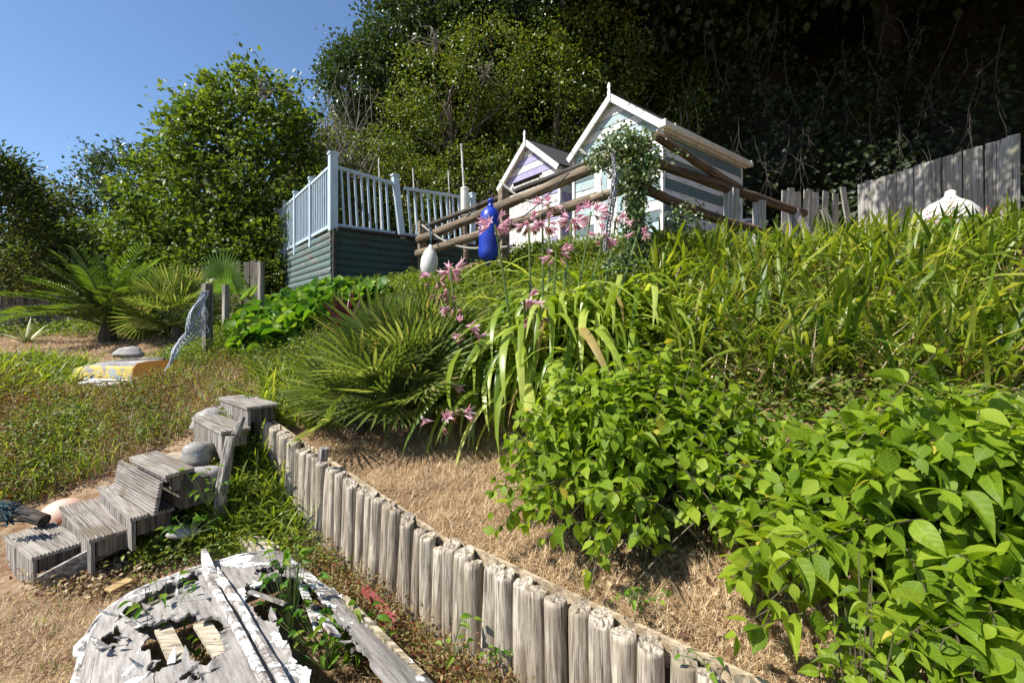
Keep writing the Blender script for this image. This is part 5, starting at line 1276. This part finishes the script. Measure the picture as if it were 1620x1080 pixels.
p0 = V3(-4.4,6.9,Hs(-4.4,6.9)); fan_on(t, p0, W(353,440,6.7), .0, 1.0, BF, M['brightfan'], face=(.1,-.9,.35)); fan_on(t, p0, W(360,462,6.7), .6, .75, BF, M['brightfan'], face=(.3,-.6,.8)); fan_on(t, p0, W(392,470,6.8), -.4, .7, BF, M['brightfan'], face=(.3,-.3,.9))
MB().tube([p0-UPV*.05, p0+UPV*.2], [.05,.035], 8, wob=.1).build('trunk', M['bark'], t)

# date palm
b = V3(-6.75,7.6,Hs(-6.75,7.6)); t = thing('date_palm', 'feathery date palm with long arching fronds at the left', 'palm', b)
MB().tube([b-UPV*.1, b+UPV*.12, b+UPV*.3], [.13,.12,.07], 10, wob=.15).build('trunk', M['bark'], t)
for i in range(30):
    a = i*2.39996; el0 = 1.5-.95*((i+.5)/30); Lf = rng.uniform(1.15,1.5); n_ = 34; c = [b+UPV*.2]; el = el0
    for k in range(n_): el -= (.55+.45*(i/30))/n_*1.1; c.append(c[-1]+V3(math.cos(a)*math.cos(el), math.sin(a)*math.cos(el), math.sin(el))*Lf/n_)
    c = np.array(c); Pp, Dd, Uu, Ll = [], [], [], []
    for k in range(6, n_):
        tan = unit(c[k+1]-c[k-1]) if k < n_-1 else unit(c[k]-c[k-1]); sdv = unit(np.cross(tan, UPV)); upn = np.cross(sdv, tan)
        for s1 in (-1, 1):
            Pp.append(c[k]); Dd.append(unit(sdv*s1+tan*.85+upn*.45+rng.normal(size=3)*.06)); Uu.append(upn); Ll.append((.30-.18*abs(k/n_-.45))*rng.uniform(.85,1.1))
    v, f, uv = leafcloud(np.array(Pp), np.array(Dd), np.array(Uu), np.array(Ll), .020)
    fr = part('frond', v, f, M['phoenix'], t, uv=uv)
    MB().tube(c[::3], np.linspace(.013,.004,len(c[::3])), 5, caps=False).build('midrib', M['greentwig'], fr)
# agave, cordyline
def spiky(name, label, cat, b, n_, L_, wd, m, pmin, pmax, curl, gr=None):
    t = thing(name, label, cat, b); 
    for i in range(n_):
        a = i*2.39996; pt = pmin+(pmax-pmin)*((i+.5)/n_)
        d = strips(np.array([b], float), np.array([a]), np.array([pt]), np.array([curl*(1.2-.6*i/n_)]), L_*rng.uniform(.75,1.05), wd, 6, [.9,1,1,.85,.6,.35,.02], fold=.35)
        part('leaf', d[0], d[1], m, t, base=b, smooth=True, uv=d[2])
    MB().tube([np.array(b)-UPV*.05, np.array(b)+UPV*.06], [wd*.8, wd*.5], 8).build('base', M['bark'], t)
b = W(42,545,7.4); b[2] = Hs(b[0], b[1]); spiky('agave', 'small grey green striped agave at the left edge', 'agave', tuple(b), 16, .48, .055, M['agave'], .35, 1.3, .6)
b = W(545,505,5.1); b[2] = Hs(b[0], b[1])+.30; spiky('cordyline', 'dark red cordyline with upright spiky leaves above the fan palm', 'cordyline', tuple(b), 30, .58, .036, M['cordy'], .75, 1.5, .25)

# bergenia bank
def roundleaf():
    n_ = 9; v = [(0,0,0)]; uv = [(0,.5)]; 
    for k in range(n_):
        a = -2.6+5.2*k/(n_-1); v.append((.5+.5*math.cos(a+PI if False else a), .5*math.sin(a)*1.0, .10*math.cos(2*a)+.05*math.sin(a*3))); uv.append((v[-1][0], .5+v[-1][1]))
    v.append((.5,0,-.06)); uv.append((.5,.5)); c = len(v)-1
    return np.array(v), np.array([(c,k,k+1) for k in range(1, n_)]+[(c,0,1),(c,n_,0)]), np.array(uv)
RL_ = roundleaf()
t = thing('bergenia_patch', 'patch of round glossy bergenia leaves below the deck', 'bergenia', (-2.6,6.0,Hs(-2.6,6.0)))
poly = [(-3.5,5.7),(-3.6,6.9),(-2.7,6.9),(-1.9,6.5),(-1.75,6.2),(-2.1,5.9),(-2.6,5.3),(-3.2,5.2)]
P = scat(poly, 1500); P[:,2] += .06+.28*rng.random(len(P)); D = rdir(len(P)); D[:,2] = np.abs(D[:,2])*.5+.15; U = rng.normal(size=P.shape)*.5+np.array([-.2,-.5,1.0]); L = .10+.07*rng.random(len(P))
rm = mesh('leaf', RL_[0], RL_[1], RL_[2]); rm.materials.append(M['bergenia'])
order = np.argsort(-(P[:,2]-H(P[:,0],P[:,1]))-L+.08*(P[:,1])); 
for q in order[:290]:
    tt, bb, nn_ = [z[0] for z in frames(D[q:q+1], U[q:q+1])]; s_ = L[q]
    put('leaf', rm, M['bergenia'], t, mat4=Matrix(((tt[0]*s_,bb[0]*s_,nn_[0]*s_,P[q,0]),(tt[1]*s_,bb[1]*s_,nn_[1]*s_,P[q,1]),(tt[2]*s_,bb[2]*s_,nn_[2]*s_,P[q,2]),(0,0,0,1))))
q = order[290:]; stuffpart('foliage', leafcloud(P[q], D[q], U[q], L[q], L[q], RL_), M['bergenia'], t, (-2.6,6.0,1.9))

# ivy on the corner post and rails
t = thing('ivy_plant', 'glossy ivy smothering the corner post of the rail fence in front of the sage hut', 'ivy', W(1005,440,5.5))
C_ = []
for (px, py, sx, sy, n_) in ((992,222,34,12,70),(1005,250,38,18,80),(995,285,18,22,50),(1004,330,9,34,50),(1006,385,18,36,80),(985,415,20,14,30),(940,250,14,9,16),(1025,275,18,10,24),(1010,430,30,26,80),(1050,440,34,20,50),(1075,345,22,10,20)):
    for _ in range(n_): C_.append(W(px+rng.normal()*sx*.6, py+rng.normal()*sy*.6, 5.45+rng.normal()*.12))
C_ = np.array(C_); P = np.repeat(C_, 12, 0)+rng.normal(size=(len(C_)*12,3))*.055
stuffpart('foliage', leafcloud(P, rdir(len(P))-np.array([0,.3,.4]), rng.normal(size=P.shape)*.5+np.array([-.2,-.8,.6]), .035+.025*rng.random(len(P)), .036), M['ivy'], t)
mb = MB()
for i in range(8): mb.tube([W(1000+i*3, 450, 5.45), W(1004+rng.normal()*8, 360, 5.42), W(1000+rng.normal()*10, 290, 5.42), W(995+rng.normal()*20, 225, 5.42)], .012, 5)
mb.build('stem', M['bark'], t)

# ------------------------------------------------------------------ bank of long grass and mixed weeds
def grass(name, label, cat, poly, n_, L_, Wd, m, pitch=(1.0,1.5), curl=(.6,2.0), ns=3, dens=None, zoff=0, top=None, fold=0, azb=None, tuft=1):
    if tuft > 1:
        P = np.repeat(scat(poly, n_//tuft, dens), tuft, 0); P[:,:2] += rng.normal(size=(len(P),2))*.03
    else: P = scat(poly, n_, dens)
    P[:,2] += zoff-.01
    k = len(P); az = rng.random(k)*2*PI
    if azb is not None: az = azb+rng.normal(size=k)*1.1
    d = strips(P, az, pitch[0]+(pitch[1]-pitch[0])*rng.random(k), curl[0]+(curl[1]-curl[0])*rng.random(k), L_[0]+(L_[1]-L_[0])*rng.random(k)**1.3, Wd*(.45+.9*rng.random(k)), ns, twist=rng.normal(size=k)*.5, tipdroop=1.3, fold=fold)
    o = stuffpart(name, d, m, base=P[0]); return tag(o, label, cat)
def weeds(name, label, cat, poly, n_, size, m, h=.15, dens=None, wr=.6, clump=8, up=.9, tmpl=T4):
    C_ = scat(poly, n_//clump, dens); hh = h*rng.random(len(C_))**.8
    P = np.repeat(C_, clump, 0); P[:,2] += np.repeat(hh, clump)*(.4+.6*rng.random(len(P))); P += rng.normal(size=P.shape)*np.array([.035,.035,.015])
    L = size*(.6+.8*rng.random(len(P))); D = rdir(len(P)); D[:,2] = D[:,2]*.5+.1
    o = stuffpart(name, leafcloud(P, D, rng.normal(size=P.shape)*.6+np.array([0,0,up]), L, L*wr, tmpl), m, base=P[0]); return tag(o, label, cat)
BANK = [(1.25,4.2),(1.5,5.2),(1.9,6.1),(3.6,6.2),(5.2,6.2),(7.2,5.6),(7.0,3.4),(4.5,2.9),(3.4,2.7),(2.6,2.9),(1.8,3.2),(1.2,3.5)]
BT = [(1.6,4.9),(2.0,6.0),(3.6,6.15),(5.2,6.1),(7.2,5.6),(7.0,4.2),(4.5,4.2),(3,4.6)]
grass('long_grass', 'long arching strap grass covering the bank at the right', 'long grass', BANK, 6000, (.40,.86), .030, M['grassblade'], curl=(.3,2.5), pitch=(1.15,1.57), fold=.2, ns=7, tuft=11)
grass('bank_top_grass', 'bright upright grass blades along the top of the right bank', 'long grass', BT, 1000, (.2,.48), .030, M['lush'], pitch=(1.1,1.55), curl=(.3,1.8), fold=.2, ns=6, tuft=6)
grass('fine_grass', 'fine green grass growing among the strap leaves on the right bank', 'grass', BANK, 2500, (.1,.4), .007, M['lush'])
grass('dead_grass', 'dead brown blades tangled through the right bank', 'dead grass', BANK, 15000, (.2,.6), .013, M['deadblade'], pitch=(.2,1.4), curl=(0,1.8))
weeds('bank_weeds', 'small leaved weeds scattered over the right bank', 'weeds', BANK, 18000, .05, M['weed'], h=.35, dens=patchy(1.5, 2, .15))
MIDB = [(1.2,4.1),(1.0,4.9),(1.2,5.6),(.2,6.0),(-1.0,5.9),(-1.7,5.4),(-1.0,4.9),(-.2,4.6),(.4,4.5)]
weeds('middle_weeds', 'green weeds and ivy under the rail fence behind the crinums', 'weeds', [(-1.8,5.3),(-1.7,6.6),(-.4,7.4),(1.2,6.6),(2.4,6.2),(1.6,5.3),(.9,4.9),(-.6,4.8)], 18000, .05, M['weed'], h=.24)
grass('middle_grass', 'green grass between the crinums and the rail fence', 'grass', [(-1.8,5.3),(-1.7,6.6),(-.4,7.4),(1.2,6.6),(2.4,6.2),(1.6,5.3),(.9,4.9),(-.6,4.8)], 5000, (.12,.34), .012, M['grassblade'])
weeds('deck_weeds', 'tangled green weeds and dry stems below the right end of the deck', 'weeds', [(-2.0,6.3),(-2.9,7.2),(-2.6,7.5),(-1.4,7.9),(-.7,7.2),(-.9,6.1),(-1.6,5.8)], 18000, .05, M['weed'], h=.32)
grass('deck_grass', 'loose grass below the right end of the deck', 'grass', [(-2.0,6.3),(-2.7,7.2),(-1.4,7.8),(-.7,7.2),(-.9,6.1),(-1.6,5.8)], 2500, (.15,.42), .010, M['lush'])
weeds('hut_foot_weeds', 'low weeds along the foot of the two huts', 'weeds', [(-.9,7.0),(-.4,8.2),(.8,8.2),(2.4,7.6),(4.2,7.9),(4.6,7.0),(2.6,6.2),(.8,6.4)], 16000, .05, M['weed'], h=.28)
# slope left of the fan palms
SL = [(-2.1,4.3),(-2.9,4.9),(-3.4,5.4),(-3.2,5.9),(-2.5,5.6),(-1.8,5.5),(-1.0,5.2),(-.9,4.7),(-1.5,4.2)]
weeds('slope_weeds', 'fine leaved yellow green ground cover on the slope left of the fan palm', 'ground cover', SL, 26000, .03, M['weed'], h=.22)
weeds('slope_undergrowth', 'brownish dry undergrowth on the slope left of the fan palm', 'undergrowth', SL, 9000, .03, M['hedge'], h=.25)
grass('slope_grass', 'narrow bright leaves sprouting beside the head of the palisade', 'grass', [(-2.3,4.1),(-2.6,4.7),(-1.8,4.9),(-1.5,4.2),(-1.7,3.8)], 900, (.2,.5), .014, M['lush'], ns=5)
weeds('post_weeds', 'rosemary like weeds around the grey posts', 'weeds', [(-3.9,5.2),(-4.1,6.1),(-3.2,6.6),(-3.0,5.8),(-3.3,5.2)], 14000, .035, M['weed'], h=.38, wr=.25)
# left weedy bank
LB = [(-2.75,4.1),(-3.3,3.75),(-4.6,3.1),(-6.2,3.3),(-7.0,5.0),(-6.6,6.0),(-5.4,5.9),(-5.2,5.0),(-3.9,4.9),(-3.6,5.5),(-3.2,5.2),(-2.6,4.6)]
grass('left_bank_grass', 'yellow green grass on the weedy bank left of the steps', 'grass', LB, 12000, (.08,.3), .007, M['lush'], dens=patchy(2.2, .5, .12), tuft=5)
weeds('left_bank_weeds', 'green weeds on the bank left of the steps', 'weeds', LB, 32000, .03, M['weed'], h=.24, dens=patchy(2.4, 2, .03), clump=14)
weeds('red_weeds', 'reddish brown dying weeds on the bank left of the steps', 'weeds', LB, 38000, .026, M['redweed'], h=.24, dens=patchy(1.5, 4, .12))
grass('left_bank_straw', 'dry stems among the weeds left of the steps', 'dry grass', LB, 32000, (.08,.28), .005, M['straw'], pitch=(.3,1.5), curl=(0,1.2), ns=2)
grass('tall_left_grass', 'taller tufts of bright grass at the far left of the bank', 'grass', [(-6.4,4.6),(-6.6,6.0),(-5.4,5.9),(-4.9,5.1),(-5.2,4.5)], 2200, (.2,.42), .012, M['lush'], ns=5)
weeds('boat_weeds', 'green weeds behind the yellow boat', 'weeds', [(-5.2,5.9),(-5.0,6.8),(-3.9,6.6),(-3.7,5.7),(-4.2,5.6)], 7000, .04, M['weed'], h=.16)
# gap between steps and palisade
GP = [(-2.1,3.8),(-2.35,3.4),(-2.15,3.05),(-1.55,2.85),(-1.0,2.75),(-.72,2.5),(-1.3,3.0)]
grass('palisade_foot_grass', 'bright green grass tufts at the foot of the far end of the palisade', 'grass', [(-2.1,3.8),(-2.3,3.4),(-2.0,3.05),(-1.45,2.95),(-1.35,3.05)], 900, (.15,.42), .012, M['lush'], ns=5)
weeds('palisade_foot_weeds', 'weeds growing between the steps and the palisade', 'weeds', GP, 8000, .028, M['weed'], h=.2)
weeds('palisade_dry_weeds', 'brown dry weeds along the foot of the palisade beside the dinghy', 'weeds', [(-1.5,3.05),(-1.0,2.75),(-.42,2.25),(.1,1.8),(-.05,1.62),(-.5,1.95),(-1.05,2.45)], 12000, .02, M['redweed'], h=.22)
grass('palisade_dry_grass', 'dry stems along the foot of the palisade', 'dry grass', [(-1.5,3.05),(-1.0,2.75),(-.42,2.25),(.2,1.7),(.05,1.6),(-.5,1.9),(-1.05,2.45)], 2200, (.08,.3), .003, M['deadblade'], pitch=(.2,1.4))
# straw on the two lawns and the far strip
UL = [(-2.0,4.0),(-1.1,4.5),(-.2,4.2),(.5,3.6),(1.2,3.0),(2.4,2.2),(2.6,.2),(1.7,.6),(.66,1.52),(-.3,2.4)]
grass('terrace_straw', 'cut dry straw lying over the terrace behind the palisade', 'dry grass', UL, 95000, (.03,.11), .0048, M['straw'], pitch=(-.1,.95), curl=(-.2,.4), ns=1, zoff=.016, dens=lambda x, y: np.clip(3.5/(x*x+y*y), .3, 1))
grass('terrace_litter', 'brown litter lying in the straw of the terrace', 'dry grass', UL, 26000, (.02,.09), .0065, M['deadblade'], pitch=(-.1,.4), curl=(-.3,.6), ns=2)
LLAWN = [(-6,1.2),(-6,2.9),(-3.6,2.6),(-2.7,2.75),(-2.0,3.0),(-1.3,2.95),(-.6,2.3),(.1,1.7),(.3,1.2)]
grass('lawn_straw', 'dry mown grass on the small lawn round the dinghy', 'dry grass', LLAWN, 80000, (.03,.09), .0042, M['straw'], pitch=(0,1.1), curl=(-.3,.4), ns=1, zoff=.012, dens=lambda x, y: np.clip(5/(x*x+y*y), .2, 1))
grass('lawn_green', 'thin green blades in the dry lawn', 'grass', LLAWN, 6000, (.03,.08), .0045, M['lush'], pitch=(.3,1.4), ns=2, dens=patchy(3, 1))
grass('strip_straw', 'dry grass strip in front of the palms', 'dry grass', [(-9.5,6.5),(-9.5,8.4),(-4.6,8.2),(-3.6,6.4),(-4.6,5.9),(-6.4,6.1)], 22000, (.04,.12), .006, M['straw'], pitch=(0,1.2), ns=2)
weeds('palm_undergrowth', 'low dark weeds around the feet of the palms', 'weeds', [(-9.8,7.9),(-9.6,9.2),(-4.6,9.2),(-4.4,8.0),(-5.2,7.8)], 9000, .05, M['weed'], h=.3)
weeds('litter', 'brown fallen leaves under the shrubs', 'leaf litter', [(.3,1.9),(.2,2.9),(1.2,3.2),(2.4,2.3),(1.9,1.3),(1.1,1.3)], 6000, .035, M['deadblade'], h=.03)
weeds('shrub_understorey', 'dark weeds growing up behind the two leafy shrubs', 'weeds', [(.2,3.1),(.6,3.9),(1.3,3.9),(2.6,3.2),(3.4,2.7),(3.0,2.2),(1.4,3.0)], 6000, .05, M['weed'], h=.25)
# single small plants
def sprig(label, p, n_, size, m, name='small_plant', cat='weed', hh=.1, spread=.06, tm=LT):
    p = np.array(p, float); t = thing(name, label, cat, p); mb = MB(); Ps=[];Ds=[]
    for i in range(n_):
        a = rng.random()*6.28; q = p+V3(math.cos(a)*spread*rng.random()*1.6, math.sin(a)*spread*rng.random(), hh*(.3+.8*rng.random())); mb.tube([p, (p+q)/2+V3(0,0,.01), q], .0015, 4, caps=False); Ps.append(q); Ds.append(V3(math.cos(a), math.sin(a), rng.uniform(-.3,.4)))
    mb.build('stem', M['greentwig'], t)
    for q, d in zip(Ps, Ds):
        s_ = size*rng.uniform(.7,1.2); tt, bb, nn_ = [z[0] for z in frames(np.array([d]), np.array([UPV+rng.normal(size=3)*.4]))]
        put('leaf', LEAFV2[rng.integers(len(LEAFV2))], m, t, mat4=Matrix(((tt[0]*s_,bb[0]*s_,nn_[0]*s_,q[0]),(tt[1]*s_,bb[1]*s_,nn_[1]*s_,q[1]),(tt[2]*s_,bb[2]*s_,nn_[2]*s_,q[2]),(0,0,0,1))))
LEAFV2 = leafvariants(M['bergenia'])
m_ = M['bergenia']
sprig('bright green rooted weed at the foot of the palisade near the bottom of the picture', W(785,1052,1.98), 12, .035, m_, hh=.10)
sprig('round leaved weed in the dry weeds left of the palisade logs', W(715,1040,2.02), 9, .045, m_, hh=.16)
sprig('small two leaved weed on the head of the palisade at the bottom right', W(1118,1052,1.47), 5, .03, m_, hh=.03)
sprig('small leafy weed under the middle shrub at its front edge', W(1000,955,1.72), 12, .03, m_, hh=.05)
sprig('little green weed on the dry terrace in front of the middle shrub', W(1030,950,1.75), 10, .028, m_, hh=.04)
sprig('bramble sprig in the weeds right of the split post', W(330,800,3.0), 20, .05, m_, 'bramble', 'bramble', .22, .12)
sprig('bramble growing at the foot of the pale block of stone', W(300,850,2.85), 16, .05, m_, 'bramble', 'bramble', .12, .12)
sprig('bramble shoot growing up through the left hole of the dinghy', V3(*WZ(262,1000,.18)), 24, .05, m_, 'bramble', 'bramble', .22, .12)
sprig('bramble leaves in the middle hole of the dinghy beside the pale ribs', V3(*WZ(320,1040,.12)), 16, .045, m_, 'bramble', 'bramble', .14, .07)
sprig('tall bramble shoot rising through the right hole of the dinghy', V3(*WZ(462,1010,.12)), 34, .055, m_, 'bramble', 'bramble', .42, .10)
sprig('mass of bramble leaves filling the right side of the dinghy near the bottom edge', V3(*WZ(520,1060,.06)), 60, .05, m_, 'bramble', 'bramble', .26, .19)
sprig('leafy weed beside the sprung side board of the dinghy', V3(*WZ(560,1050,.04)), 30, .06, m_, 'bramble', 'bramble', .22, .12)
sprig('broad leaved bramble in front of the white buoy at the right edge', W(1530,420,4.6), 14, .10, m_, 'bramble', 'bramble', .45, .25)
weeds('step_litter', 'dry leaves and soil lying between the timber steps', 'leaf litter', [(-2.9,2.75),(-2.3,2.75),(-2.0,3.3),(-2.3,4.2),(-2.7,4.1),(-2.9,3.5),(-3.4,3.2)], 9000, .03, M['deadblade'], h=.06)
weeds('step_weeds', 'weeds pushing up around the timber steps', 'weeds', [(-2.5,2.9),(-2.0,2.95),(-1.9,3.5),(-2.2,4.2),(-2.6,4.0),(-2.35,3.4)], 5000, .035, M['weed'], h=.22)
sprig('fern like weed behind the timber block', V3(*WZ(470,880,.05)), 18, .035, m_, hh=.10)
